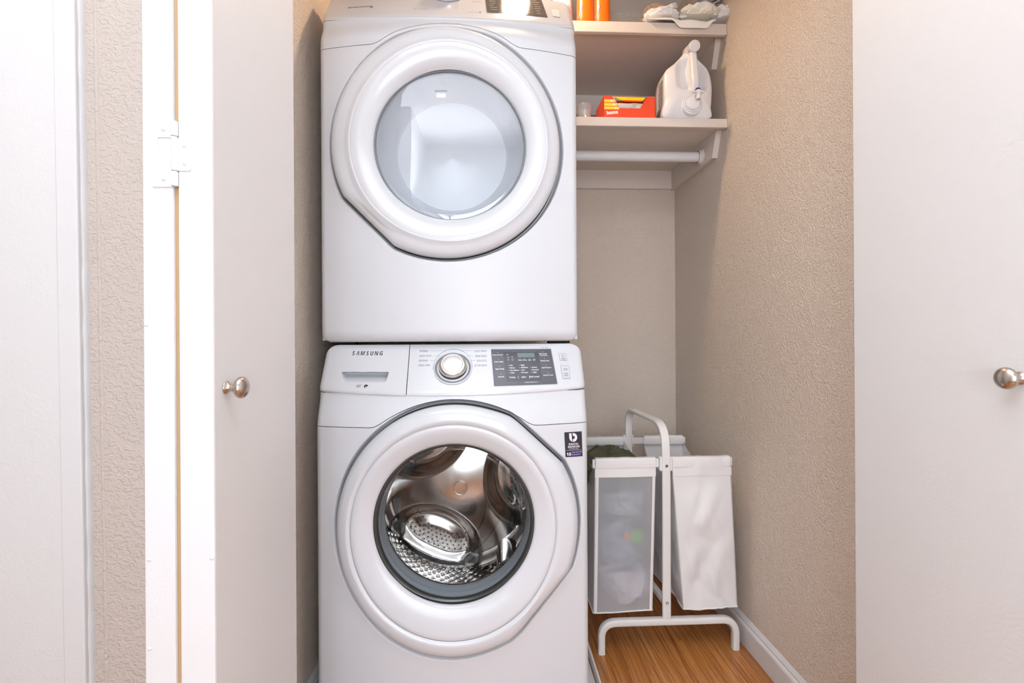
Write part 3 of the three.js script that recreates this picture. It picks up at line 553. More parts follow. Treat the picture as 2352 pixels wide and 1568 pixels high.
// ================= dryer
const dryer = thing('tumble_dryer', 'white dryer with round grey window stacked on the washer', 'dryer', [cx0 - 0.010, 0.991, -1.322], 0.012);
dryer.updateMatrixWorld(true);
const dD = { cx: -0.006, cy: 0.5155, R: 0.318 };
const lipD = (x) => 0.842 + 0.018 * (x / HW) ** 2, TOPD = 0.985;
const zBodyD = (x, y) => { const b = y < 0.03 ? 0.022 * (1 - Math.sqrt(Math.max(0, 1 - (1 - y / 0.03) ** 2))) : 0; return curve(x, 0.05) - 0.022 * step(0.79, 0.85, y) - dish(x, y, dD, 0.024, outD) - b; };
const zPanelD = (x, y) => { const l = lipD(x), t = clamp((y - l) / (TOPD - l), 0, 1), d = Math.max(0, y - l); return curve(x, 0.05) * (1 - 0.3 * t) - 0.016 - 0.088 * t - (d < 0.02 ? 0.006 * (1 - Math.sqrt(1 - (1 - d / 0.02) ** 2)) : 0); };
cabinet(dryer, 0.004, 0.85, 0.978, M.enamel);
const seamD = (x) => seamY(x, dD.cx, dD.cy, 0.312, 0.769, lipD);
const cornerB = (y) => { const r = 0.028; return y < r ? r - Math.sqrt(Math.max(0, r * r - (r - y) ** 2)) : 0; };
mesh('front_panel', panelPatch({ us: usFine, vs: [...range(14, 0, 0.04), ...range(310, 0.043, 1)], xOf: (u, v) => u * (1 - cornerB(v * 0.769) / HW), yOf: (x, v) => lerp(0.0, seamD(x) - 0.0009, v), z: zBodyD, back: 0.03, skip: (x, y) => Math.hypot(x - dD.cx, y - dD.cy + 0.004) < 0.22 }), M.enamel, dryer);
mesh('upper_fascia', panelPatch({ us: usFine, vs: range(36), xOf: (u) => u, yOf: (x, v) => lerp(seamD(x) + 0.0009, lipD(x) + 0.002 - 0.0035 * step(0.24, 0.33, Math.abs(x)), v), z: zBodyD, back: 0.03 }), M.enamel, dryer);
for (const x of [-0.30, 0.30]) mesh('foot', rbox(x - 0.03, x + 0.03, -0.008, 0.005, -0.10, -0.06, 0.002), M.black, dryer);
mesh('base_flange', rbox(-HW + 0.012, HW - 0.012, -0.001, 0.003, -0.5, -0.035, 0.001), std(lin(0.66, 0.58, 0.44), 0.5), dryer);
const PD = (px, py) => surfPoint(dryer, zPanelD, px, py);
const toD = (p) => [(p.x + HW) / (2 * HW) * CW, (1 - (p.y - 0.83) / (0.99 - 0.83)) * 420];
const panelTexD = canvasTex(CW, 420, (c) => {
  c.fillStyle = '#ffffff'; c.fillRect(0, 0, CW, 420);
  const text = (s, px, py, h, color = '#55565c', weight = '', align = 'left') => { const [x, y] = toD(PD(px, py)), [, y2] = toD(PD(px, py + h)); c.font = `${weight} ${Math.abs(y2 - y) * 1.36}px sans-serif`; c.fillStyle = color; c.textAlign = align; c.textBaseline = 'middle'; c.fillText(s, x, y); };
  text('MoistureSensor', 799, 18, 3.3, '#4a4b52', 'bold'); { const [x, y] = toD(PD(853, 17)); c.fillStyle = '#33343a'; c.beginPath(); c.ellipse(x, y, 14, 9, -0.3, 0, 7); c.fill(); c.fillStyle = '#fff'; c.beginPath(); c.ellipse(x - 2, y + 3, 9, 5, -0.3, 0, 7); c.fill(); }
  text('Sanitize', 957, 20.5, 3.4, '#c9c9cd'); { const [x, y] = toD(PD(952, 20.5)); c.fillStyle = '#e9a765'; c.fillRect(x - 6, y - 5, 12, 10); }
  text('DRYING', 1084, 3, 2.6, '#b5b6bb'); text('Multi-Steam', 1076, 27.5, 2.3, '#c3c4c9'); { const [x, y] = toD(PD(1103, 28)); c.fillStyle = '#9a9ba1'; c.beginPath(); c.ellipse(x, y, 9, 7, 0, 0, 7); c.fill(); }
});
const panelUVD = (u, v, p) => [(p[0] + HW) / (2 * HW), (p[1] - 0.83) / (0.99 - 0.83)];
mesh('control_panel', panelPatch({ us: [...range(14, 0, 0.06), ...range(100, 0.065, 0.935), ...range(14, 0.94, 1)], vs: vPanel, uvf: panelUVD, xOf: (u, v) => lerp(-1, 1, u) * cornerW(lerp(lipD(0), TOPD, v), TOPD), yOf: (x, v) => lerp(lipD(x), TOPD, v), z: zPanelD, back: 0.06 }), phys(lin(0.665, 0.68, 0.70), 0.22, { map: panelTexD, clearcoat: 0.4, clearcoatRoughness: 0.08 }), dryer);
programKnob(dryer, PD(1029, -12), Math.atan2(0.088 + 0.3 * 0.05, TOPD - 0.85), 0.98);
{
  const dimTex = canvasTex(512, 320, (c) => { c.fillStyle = '#4c4a4a'; c.fillRect(0, 0, 512, 320); c.fillStyle = '#b9b3a8'; for (let i = 0; i < 9; i++) for (let j = 0; j < 5; j++) c.fillRect(24 + j * 98 + (i % 3) * 6, 30 + i * 31, 34 + hash(i, j, 4) * 34, 6); c.strokeStyle = '#8d877e'; c.lineWidth = 3; c.strokeRect(112, 20, 286, 270); });
  const px = [[1113, -24], [1240, -20], [1257, 39.5], [1119, 28]];
  mesh('display_panel', quadOn(dryer, zPanelD, px, 0.0016), phys(lin(1, 1, 1), 0.1, { map: dimTex, clearcoat: 0.3, clearcoatRoughness: 0.03 }), dryer);
  mesh('display_bezel', quadOn(dryer, zPanelD, [[1112, -25], [1241, -21], [1258.4, 40.6], [1117.8, 29.2]], 0.0009), M.greyTrim, dryer);
  mesh('button', quadOn(dryer, zPanelD, [[1266, 22], [1284, 24], [1286, 40], [1270, 38]], 0.0014, 6), phys(lin(0.78, 0.79, 0.8), 0.3), dryer);
}
{
  const door = new THREE.Group(); door.name = 'door'; door.position.set(dD.cx - 0.002, dD.cy - 0.004, 0); dryer.add(door);
  const R = (k) => (a) => outD(a) + k;
  const z = (h) => (x) => 0.8 * curve(x * 0.94, 0.05) + h;
  const rings = [{ r: R(-0.02), z: z(-0.02) }, { r: R(-0.003), z: z(-0.012) }, { r: R(0), z: z(-0.002) }, { r: R(0), z: z(0.008) }, { r: R(-0.003), z: z(0.017) }, { r: R(-0.01), z: z(0.0235) }, { r: R(-0.02), z: z(0.0262) }, { r: 0.268, z: z(0.0285), ox: 0.006, oy: -0.003 }, { r: 0.262, z: z(0.030), ox: 0.007, oy: -0.003 }, { r: 0.256, z: z(0.0345), ox: 0.008, oy: -0.003 }, { r: 0.2525, z: z(0.0352), ox: 0.009, oy: -0.004 }, { r: 0.2505, z: z(0.0338), ox: 0.009, oy: -0.004 }];
  mesh('door_gap_shade', ringLoft([[R(-0.03), -0.022], [R(0.0014), -0.022], [R(0.0014), -0.008], [R(-0.004), -0.007]].map(([r, h]) => ({ r, z: z(h) })), 160), M.gapShade, door);  // near-black ring in place of the shaded gap behind the dryer door
  mesh('door_ring', ringLoft(rings, 160), M.plasticWhite, door);
  const wx = 0.011, wy = -0.004;
  const rr = [{ r: 0.2505, z: z(0.0336), ox: 0.009, oy: -0.004 }, { r: 0.2485, z: z(0.0345), ox: 0.009, oy: -0.004 }, { r: 0.238, z: z(0.0345), ox: 0.01, oy: -0.004 }, { r: 0.222, z: z(0.030), ox: wx, oy: wy }, { r: 0.208, z: z(0.0215), ox: wx, oy: wy }, { r: 0.1985, z: z(0.0125), ox: wx, oy: wy }, { r: 0.194, z: z(0.006), ox: wx, oy: wy }];
  mesh('door_disc', ringLoft(rr, 160), M.plasticWhite, door);
  const q = (r, h) => ({ r, z: 0.036 + h, ox: wx, oy: wy });
  mesh('window_rim', ringLoft([q(0.1952, 0.006), q(0.1938, 0.0075), q(0.1915, 0.006), q(0.1905, 0.001)], 128), M.greyTrim, door);
  mesh('window_pane', ringLoft([q(0.1925, 0.004), q(0.188, 0.0055), q(0.18, 0.0064), q(0.15, 0.0078), q(0.10, 0.0096), q(0.05, 0.0106), q(0.001, 0.011)], 128), M.glassTint, door);
  mesh('window_bowl', ringLoft([q(0.1925, 0.0), q(0.186, -0.02), q(0.176, -0.042), q(0.165, -0.06), q(0.155, -0.072), q(0.148, -0.076)], 128), M.bowl, door);
  mesh('bowl_back', ringLoft([q(0.149, -0.0758), q(0.146, -0.0764), q(0.07, -0.0835), q(0.001, -0.086)], 128), M.bowl, door);
}
// drain pan under the washer
{
  const pan = thing('drain_pan', 'white drain pan rim under the washer', 'pan', [0, 0, 0]);
  const x0 = -0.452, x1 = 0.309, z0 = -2.02, z1 = -1.165;
  mesh('pan_floor', box(x0 + 0.01, x1 - 0.01, 0.0005, 0.0035, z0 + 0.01, z1 - 0.01), M.lacquer, pan);
  const wall = (ax, bx, az, bz) => rbox(ax, bx, 0.0005, 0.03, az, bz, 0.002, 2);
  for (const g of [wall(x0, x0 + 0.007, z0, z1), wall(x1 - 0.007, x1, z0, z1), wall(x0 + 0.007, x1 - 0.007, z0, z0 + 0.007), wall(x0 + 0.007, x1 - 0.007, z1 - 0.007, z1)]) mesh('pan_wall', g, M.lacquer, pan);
}

// ---------------------------------------------------------------- shelves and rod
const SZ = -1.672;
function shelf(top, nose, label, cleatH, xl = XL) {
  const o = thing('shelf', label, 'shelf', [0, top, 0]), u = top - 0;
  mesh('shelf_board', box(xl + 0.001, XR - 0.001, -0.019, 0, ZB + 0.001, SZ - 0.016), M.shelf, o);
  mesh('shelf_nosing', rbox(xl + 0.001, XR - 0.001, -nose, 0.0, SZ - 0.016, SZ, 0.0018, 2), M.shelf, o);
  mesh('back_cleat', rbox(xl + 0.02, XR - 0.02, -0.019 - cleatH, -0.0192, ZB, ZB + 0.019, 0.0015, 2), M.shelf, o);
  for (const s of xl === XL ? [1, -1] : [1]) {
    const pts = [[0, 0], [ZB * -1 - 1.717, 0], [ZB * -1 - 1.717 - 0.036, -cleatH - 0.006], [0, -cleatH - 0.002]];   // along depth
    const g = ext(pts, 0.0185, 0.0008); g.rotateY(-Math.PI / 2); g.translate(s > 0 ? XR - 0.0008 : XL + 0.0193, -0.0196, ZB + 0.001); worldUV(g, 0.3);
    mesh('side_cleat', g, M.shelf, o);
  }
  return o;
}
shelf(1.755, 0.0305, 'beige shelf carrying the orange box and white jug', 0.081, 0.27);
shelf(2.084, 0.0375, 'beige shelf carrying the orange bottles and rags', 0.088);
{
  const o = thing('closet_rod', 'white hanging rod under the beige shelf with box and jug', 'rod', [0, 1.6822, -1.8385]);
  const g = new THREE.CylinderGeometry(0.0185, 0.0185, XR - 0.27 - 0.025, 32, 1); g.rotateZ(Math.PI / 2); g.translate((0.27 + XR - 0.025) / 2, 0, 0); mesh('rod_tube', g, M.rod, o);
  for (const s of [1]) { const k = lathe([[0.019, 0], [0.0305, 0], [0.0305, 0.003], [0.027, 0.005], [0.0245, 0.006], [0.0245, 0.016], [0.0215, 0.017], [0.0215, 0.006]], 36); k.rotateZ(s * Math.PI / 2); k.translate(s > 0 ? XR - 0.0196 : XL + 0.0196, 0, 0); mesh('rod_socket', k, M.shelf, o); }
}

// ---------------------------------------------------------------- things on the lower shelf
{ // detergent jug with a tap
  const c = at(1580, 271, { z: -1.68 }), o = thing('detergent_jug', 'big white plastic jug with push tap at the shelf end', 'jug', [c.x, 1.755, -1.68]);
  const S = 1.68 / F;
  const sil = [[-57, 1], [-57, 40], [-57, 80], [-55, 104], [-48, 117], [-28.6, 133], [-12, 151], [-4, 162], [3, 172], [20, 172], [23, 155], [33, 140], [46.5, 123.5], [53, 108], [56, 89], [56.5, 66], [53, 25], [48.6, 1]].map(([x, y]) => V(x * S, y * S, 0));
  const cv = new THREE.CatmullRomCurve3(sil, true, 'catmullrom', 0.35), N = 120, out = range(N - 1, 0, (N - 1) / N).map((t) => cv.getPoint(t));
  out.forEach((p) => { if (p.y < 0) p.y = 0; });
  const ctr = V(0, 78 * S, 0), hx = 11 * S;
  const gs = (a, b) => Math.exp(-(a * a) - b * b);
  const rec = (x, y) => { // hand hollows left and right of the handle, steep towards it
    const X = (x - hx) / S, Y = y / S, v = step(56, 78, Y) * (1 - step(128, 150, Y));
    return 0.034 * v * (step(-46, -20, X) * (1 - step(-11, -6, X)) + step(6, 10, X) * (1 - step(18, 38, X)));
  };
  const surf = (p, k) => { const x = lerp(ctr.x, p.x, k), y = lerp(ctr.y, p.y, k); return [x, y, 0.028 * Math.sqrt(Math.max(0, 1 - (k * 0.985) ** 2.6)) - rec(x, y) * (1 - k ** 6) - 0.10 * Math.pow(clamp(y / S / 170, 0, 1), 2.5) * 0.3]; };
  const ks = [0.0005, ...range(26, 0.02, 0.9), 0.93, 0.955, 0.975, 0.99, 1];
  const front = grid(range(N - 1, 0, N - 1), ks, (i, k) => surf(out[Math.round(i)], k), undefined, true);
  const backs = [0, -0.03, -0.07, -0.10, -0.115], sh = [1, 1.0, 0.99, 0.95, 0.82];
  const side = grid(range(N - 1, 0, N - 1), range(4, 0, 4), (i, k) => { const p = out[Math.round(i)], e = surf(p, 1), q = Math.round(k); const tp = clamp((p.y / S - 120) / 50, 0, 1) * clamp(-backs[q] / 0.05, 0, 1); return [lerp(ctr.x, p.x, sh[q]), lerp(lerp(ctr.y, p.y, sh[q]), 118 * S, tp), e[2] + backs[q]]; }, undefined, true);
  mesh('jug_body', merge([front, side]), M.jug, o);
  const hz = (y) => 0.028 - 0.03 * Math.pow(clamp(y / S / 170, 0, 1), 2.5) * 1.0 + 0.002;
  const hp = [[11, 64], [11, 78], [11, 96], [11, 120], [11, 138], [11, 152]].map(([x, y], i) => V(x * S, y * S, hz(y * S) - (i === 0 ? 0.012 : 0.004)));
  mesh('handle', sweepRect(new THREE.CatmullRomCurve3(hp).getPoints(30), 0.025, 0.02, V(1, 0, 0), 0.007), M.jug, o);
  const nk = lathe([[0.024, -0.03], [0.0215, -0.006], [0.0205, -0.004], [0.0195, 0.008]], 36); nk.rotateX(Math.PI / 2 + 0.12); nk.translate(11.5 * S, 163 * S, 0.0); mesh('neck', nk, M.jug, o);
  const cp = lathe([[0.0001, 0.013], [0.0165, 0.013], [0.0188, 0.0115], [0.0194, 0.009], [0.0194, -0.004], [0.0175, -0.004]], 40); cp.rotateX(Math.PI / 2 + 0.12); cp.translate(11 * S, 164 * S, 0.012); mesh('cap', cp, M.rod, o);
  // tap
  const tp = new THREE.Group(); tp.name = 'tap'; tp.position.set(3.3 * S, 27 * S, 0.024); tp.rotation.x = -0.05; o.add(tp);
  const rg = lathe([[0.0365, -0.012], [0.036, 0.0], [0.033, 0.003], [0.0325, 0.001], [0.030, 0.001], [0.0295, 0.006], [0.0265, 0.008], [0.026, 0.005], [0.024, 0.005], [0.0235, 0.011], [0.0205, 0.0125], [0.0001, 0.0125]], 48); rg.rotateX(Math.PI / 2); mesh('tap_collar', rg, M.jug, tp);
  const bd = lathe([[0.0095, -0.001], [0.0095, 0.026], [0.008, 0.028], [0.0001, 0.028]], 28); bd.rotateX(Math.PI / 2); bd.translate(0.0105, 0.028, 0.004); mesh('tap_barrel', bd, M.jug, tp);
  const sp = lathe([[0.0062, 0], [0.0072, 0], [0.0072, 0.022], [0.0062, 0.022]], 24); sp.translate(0.0105, 0.003, 0.028); mesh('spout', sp, M.jug, tp);
  mesh('push_bar', rbox(-0.0085, 0.0285, 0.025, 0.0295, 0.022, 0.036, 0.0015), M.jug, tp);
  const bl = lathe([[0.0001, 0.004], [0.0075, 0.003], [0.009, 0], [0.009, -0.004]], 28); bl.rotateX(Math.PI / 2); bl.translate(0.0105, 0.036, 0.026); mesh('blue_button', bl, M.navy, tp);
  // side label
  const lb = grid(range(20), range(24), (u, v) => { const p = out.reduce((b, q) => (q.x < 0 && Math.abs(q.y - lerp(8, 96, v) * S) < Math.abs(b.y - lerp(8, 96, v) * S) ? q : b), V(-0.09, 9, 0)); return [p.x - 0.0007 + u * u * 0.004, lerp(8, 96, v) * S, -0.012 - u * 0.075]; });
  const lt = canvasTex(256, 256, (k) => { k.fillStyle = '#a7a9b3'; k.fillRect(0, 0, 256, 256); for (let i = 0; i < 26; i++) { k.fillStyle = ['#5d6076', '#c7c9d2', '#7d7f8e', '#9a6a6e'][i % 4]; k.fillRect(20 + rnd() * 60, 8 + i * 9.4, 60 + rnd() * 120, 4); } k.fillStyle = '#5f8f93'; k.fillRect(0, 0, 22, 256); });
  mesh('side_label', lb, std(lin(1, 1, 1), 0.4, { map: lt }), o);
}
{ // dryer sheet box with torn front opening
  const a = at(1388, 271, { z: -1.682 }), b = at(1505, 271, { z: -1.682 }), w = b.x - a.x, h = 0.0785, d = 0.115;
  const o = thing('tissue_box', 'orange-red dryer sheet box with torn yellow flap', 'box', [a.x, 1.755, -1.682], 0.02);
  const tex = canvasTex(702, 314, (c, W2, H2) => {
    c.fillStyle = '#f2522c'; c.fillRect(0, 0, W2, H2);
    for (const [y, e] of [[52, 150], [102, 182], [150, 206]]) { c.fillStyle = '#ffe34a'; c.fillRect(0, y, e, 40); c.fillStyle = '#fff6d8'; c.beginPath(); c.ellipse(e - 48, y + 18, 22, 12, 0, 0, 7); c.fill(); }
    c.save(); c.translate(34, 262); c.rotate(-0.12); c.font = 'bold 62px sans-serif'; c.fillStyle = '#fff6f2'; c.strokeStyle = '#fff6f2'; c.lineWidth = 5; c.fillText('bounce', 0, 0, 158); c.strokeText('bounce', 0, 0, 158); c.restore();
  });
  const hole = [[0.15, 0.985], [0.30, 0.46], [0.71, 0.47], [0.84, 0.985]].map(([x, y]) => [x * w, y * h]);
  const sh = new THREE.Shape([[0, 0], [w, 0], [w, h], hole[3], hole[2], hole[1], hole[0], [0, h]].map(([x, y]) => new THREE.Vector2(x, y)));
  const fg = new THREE.ExtrudeGeometry(sh, { depth: 0.0008, bevelEnabled: false }); { const p = fg.attributes.position, uv = fg.attributes.uv; for (let i = 0; i < p.count; i++) uv.setXY(i, p.getX(i) / w, p.getY(i) / h); }
  const red = std(lin(0.86, 0.09, 0.028), 0.45);
  mesh('front_face', fg, std(lin(1, 1, 1), 0.42, { map: tex }), o);
  mesh('box_sides', merge([box(-0.0006, 0.0002, 0, h, -d, 0), box(w - 0.0002, w + 0.0006, 0, h, -d, 0), box(0, w, 0, 0.0008, -d, 0), box(0, w, 0, h, -d - 0.0008, -d), box(0, w, h - 0.0008, h, -d, -0.035), box(0, hole[0][0], h - 0.0008, h, -0.035, 0), box(hole[3][0], w, h - 0.0008, h, -0.035, 0)]), red, o);
  const fl = new THREE.Shape([[hole[0][0] + 0.004, 0], [hole[3][0] - 0.002, 0], [hole[2][0] + 0.004, -0.018], [hole[1][0] + 0.016, -0.018]].map(([x, y]) => new THREE.Vector2(x, y)));
  const flT = canvasTex(512, 128, (c) => { c.fillStyle = '#ef5a24'; c.fillRect(0, 0, 512, 128); c.fillStyle = '#ffd800'; c.fillRect(0, 8, 512, 84); c.fillStyle = '#eabf10'; c.fillRect(210, 30, 140, 8); c.fillRect(225, 50, 110, 8); });
  const flg = new THREE.ExtrudeGeometry(fl, { depth: 0.0006, bevelEnabled: false }); { const p = flg.attributes.position, uv = flg.attributes.uv; for (let i = 0; i < p.count; i++) uv.setXY(i, p.getX(i) / w, 1 + p.getY(i) / 0.018); }
  const fm = mesh('torn_flap', flg, std(lin(1, 1, 1), 0.5, { map: flT }), o); fm.position.set(0, h - 0.001, -0.004); fm.rotation.x = -0.22;
  mesh('sheet_stack', grid(range(30), range(12), (u, v) => [lerp(0.008, w - 0.008, u), lerp(0.004, 0.062, v) + 0.003 * n3(u * 6, v * 3, 1, 4), -0.012 - 0.012 * v + 0.006 * n3(u * 9, v * 5, 2, 7)]), M.card, o);
  mesh('box_liner', merge([box(0.001, w - 0.001, 0.001, 0.06, -0.09, -0.03)]), M.card, o);
  const lips = grid(range(10), range(2), (u, v) => { const x = lerp(hole[0][0], hole[1][0], u), y = lerp(hole[0][1], hole[1][1], u); return [x + 0.007 * v * (1 - u * 0.4), y - 0.002 * v, 0.0009 - 0.003 * v]; });
  mesh('torn_edge', lips, M.card, o);
}
{ // measuring cup
  const c = at(1342, 271, { z: -1.705 });
  const o = single('measuring_cup', lathe([[0.0001, 0.001], [0.0205, 0.001], [0.0212, 0.003], [0.0255, 0.050], [0.0262, 0.0515], [0.0248, 0.0512], [0.0203, 0.004], [0.0001, 0.0028]], 40), phys(lin(0.92, 0.93, 0.94), 0.22, { transmission: 0.85, thickness: 0 }), 'small clear plastic measuring cup beside the orange box', 'cup');
  o.position.set(c.x, 1.755, -1.705);
}
// ---------------------------------------------------------------- things on the upper shelf
function squeezeBottle(x, z, mat, label, rx = 0.0295, group, name = 'squeeze_bottle', art) {
  const o = thing(name, label, 'bottle', [x, 2.084, z], 0, group);
  const prof = [[0.0, 0.0], [0.93, 0.0005], [1.0, 0.006], [1.0, 0.02], [0.97, 0.06], [0.94, 0.10], [0.93, 0.14], [0.9, 0.17], [0.74, 0.19], [0.45, 0.198], [0.0, 0.199]];
  const body = grid(range(63, 0, Math.PI * 2 * 63 / 64), range(prof.length - 1, 0, prof.length - 1), (a, k) => { const [r, y] = prof[Math.round(k)]; return [Math.cos(a) * r * rx, y, Math.sin(a) * r * rx * 0.7]; }, undefined, true);
  mesh('bottle_body', body, mat, o);
  const cap = lathe([[0.0001, 0.236], [0.011, 0.236], [0.013, 0.232], [0.016, 0.2], [0.016, 0.197], [0.0001, 0.197]], 32); mesh('bottle_cap', cap, M.rod, o);
  if (art) { // printed swoosh
    const g = grid(range(10), range(16), (u, v) => { const a = Math.PI * (0.86 - 0.16 * v - 0.10 * u), y = lerp(0.018, 0.062, v), r = rx * (1.004 + 0.004) * lerp(1.0, 0.97, clamp((y - 0.02) / 0.04, 0, 1)); return [Math.cos(a) * r, y, Math.sin(a) * r * 0.7 + 0.0004]; });
    mesh('printed_stripe', g, std(lin(0.22, 0.06, 0.22), 0.4), o);
    const g2 = grid(range(6), range(16), (u, v) => { const a = Math.PI * (0.84 - 0.16 * v - 0.03 * u), y = lerp(0.02, 0.06, v), r = rx * 1.012 * lerp(1.0, 0.97, clamp((y - 0.02) / 0.04, 0, 1)); return [Math.cos(a) * r, y, Math.sin(a) * r * 0.7 + 0.0008]; });
    mesh('printed_stripe', g2, std(lin(0.75, 0.5, 0.6), 0.4), o);
  }
  return o;
}
squeezeBottle(at(1344, 47, { z: -1.7 }).x, -1.703, M.orange, 'orange plastic bottle standing between pink bottle and orange bottle', 0.0295, 'orange bottles', 'squeeze_bottle', true);
squeezeBottle(at(1383.5, 47, { z: -1.7 }).x, -1.70, M.orange, 'orange plastic bottle standing on the rag side of its twin', 0.0282, 'orange bottles', 'squeeze_bottle', true);
{
  const x = at(1292, 47, { z: -1.73 }).x, o = squeezeBottle(x, -1.735, phys(lin(0.80, 0.76, 0.76), 0.3), 'white and pink bottle half hidden behind the dryer', 0.036, undefined, 'detergent_bottle');
  const band = grid(range(16), range(10), (u, v) => { const a = lerp(-0.35, 1.1, u), y = lerp(0.004, 0.08, v); return [Math.cos(a) * 0.0366, y, Math.sin(a) * 0.0366 * 0.7]; }); mesh('pink_label', band, M.pinkish, o);
  const dab = grid(range(8), range(6), (u, v) => { const a = lerp(1.0, 1.5, u), y = lerp(0.03, 0.042, v) + 0.006 * u; return [Math.cos(a) * 0.037, y, Math.sin(a) * 0.037 * 0.7]; }); mesh('printed_mark', dab, M.orange, o);
}
function ragAt(px, py, z, r, mat, label, s, opts = {}, name = 'rag') {
  const c = at(px, py, { z }), m = single(name, bundle(r[0], r[1], r[2], s, (opts.freq ?? 3) * 0.85, (opts.amp ?? 0.4) * 0.9, opts.flat ?? -0.6, 0.35), mat, label, opts.cat ?? 'cloth', 'rags on the shelf');
  m.position.set(c.x, c.y, z); m.rotation.set(opts.rx ?? 0, opts.ry ?? 0, opts.rz ?? 0); return m;
}
{ // white cloth lying on the shelf and drooping over its nosing
  const xs = range(60), vs = range(26);
  const x0 = at(1484, 50, { z: SZ }).x, x1 = at(1640, 55, { z: SZ }).x;
  const g = grid(xs, vs, (u, v) => {
    const x = lerp(x0, x1, u), f = n3(u * 7, v * 5, 3, 61), k = Math.abs(2 * n3(u * 9 + v * 2, v * 6, 5, 62) - 1);
    const droop = step(0.35, 0.5, u) * (1 - step(0.86, 0.99, u)), t = v * 0.20;              // from the back of the bundle to its lower hem
    const up = 0.016 * Math.sin(Math.PI * clamp(u * 1.02, 0, 1)) + 0.010 * f + 0.008 * k;
    const edge = 0.14; if (t < edge) return [x, 2.0855 + up * (0.4 + 0.6 * Math.sin(Math.PI * v / 0.7)), SZ - edge + t + 0.002];
    const over = (t - edge) / 0.06; return [x, 2.0855 + up * 0.3 * (1 - over) - over * 0.026 * droop + (1 - droop) * 0.006 * (1 - over), SZ + 0.006 + 0.006 * Math.sin(over * 2) + 0.002 * f];
  });
  single('rag', g, M.rag, 'white cloth draped over the front edge of the shelf', 'cloth', 'rags on the shelf');
}
ragAt(1518, 40, -1.70, [0.055, 0.022, 0.04], M.rag, 'white cloth bundle at the bottle side of the rag pile', 3, { freq: 2.2 });
ragAt(1535, 27, -1.70, [0.034, 0.014, 0.03], M.rag, 'small rolled white cloth leaning on the rag pile', 12, { freq: 1.6, amp: 0.25, rz: 0.55 });
ragAt(1605, 34, -1.695, [0.062, 0.025, 0.045], M.ragCream, 'cream cloth bunched in the middle of the rag pile', 5, { freq: 2.4, amp: 0.5 });
ragAt(1655, 40, -1.70, [0.028, 0.03, 0.04], M.rag, 'crumpled white cloth touching the wall end of the shelf', 8, { freq: 2.4, amp: 0.5 });
ragAt(1505, 32, -1.76, [0.04, 0.028, 0.03], M.ragTan, 'tan cloth tucked behind the white rags', 15, { freq: 2 });
{ // grey folded cloth on top: stacked wavy folds
  const c = at(1618, 10, { z: -1.72 }), o = thing('folded_cloth', 'grey cloth with layered folds on top of the rags', 'cloth', [c.x, c.y, -1.72], 0, 'rags on the shelf');
  for (let k = 0; k < 5; k++) {
    const pts = range(24).map((t) => V((t - 0.5) * (0.085 - k * 0.006) + k * 0.004, 0.008 * Math.sin(t * 6 + k * 0.8) + k * 0.0085 - 0.012, 0));
    const g = sweepRect(pts, 0.05, 0.006, V(0, 0, 1), 0.0025); mesh('fold', g, k % 2 ? std(lin(0.52, 0.52, 0.53), 0.9) : M.ragGrey, o);
  }
}

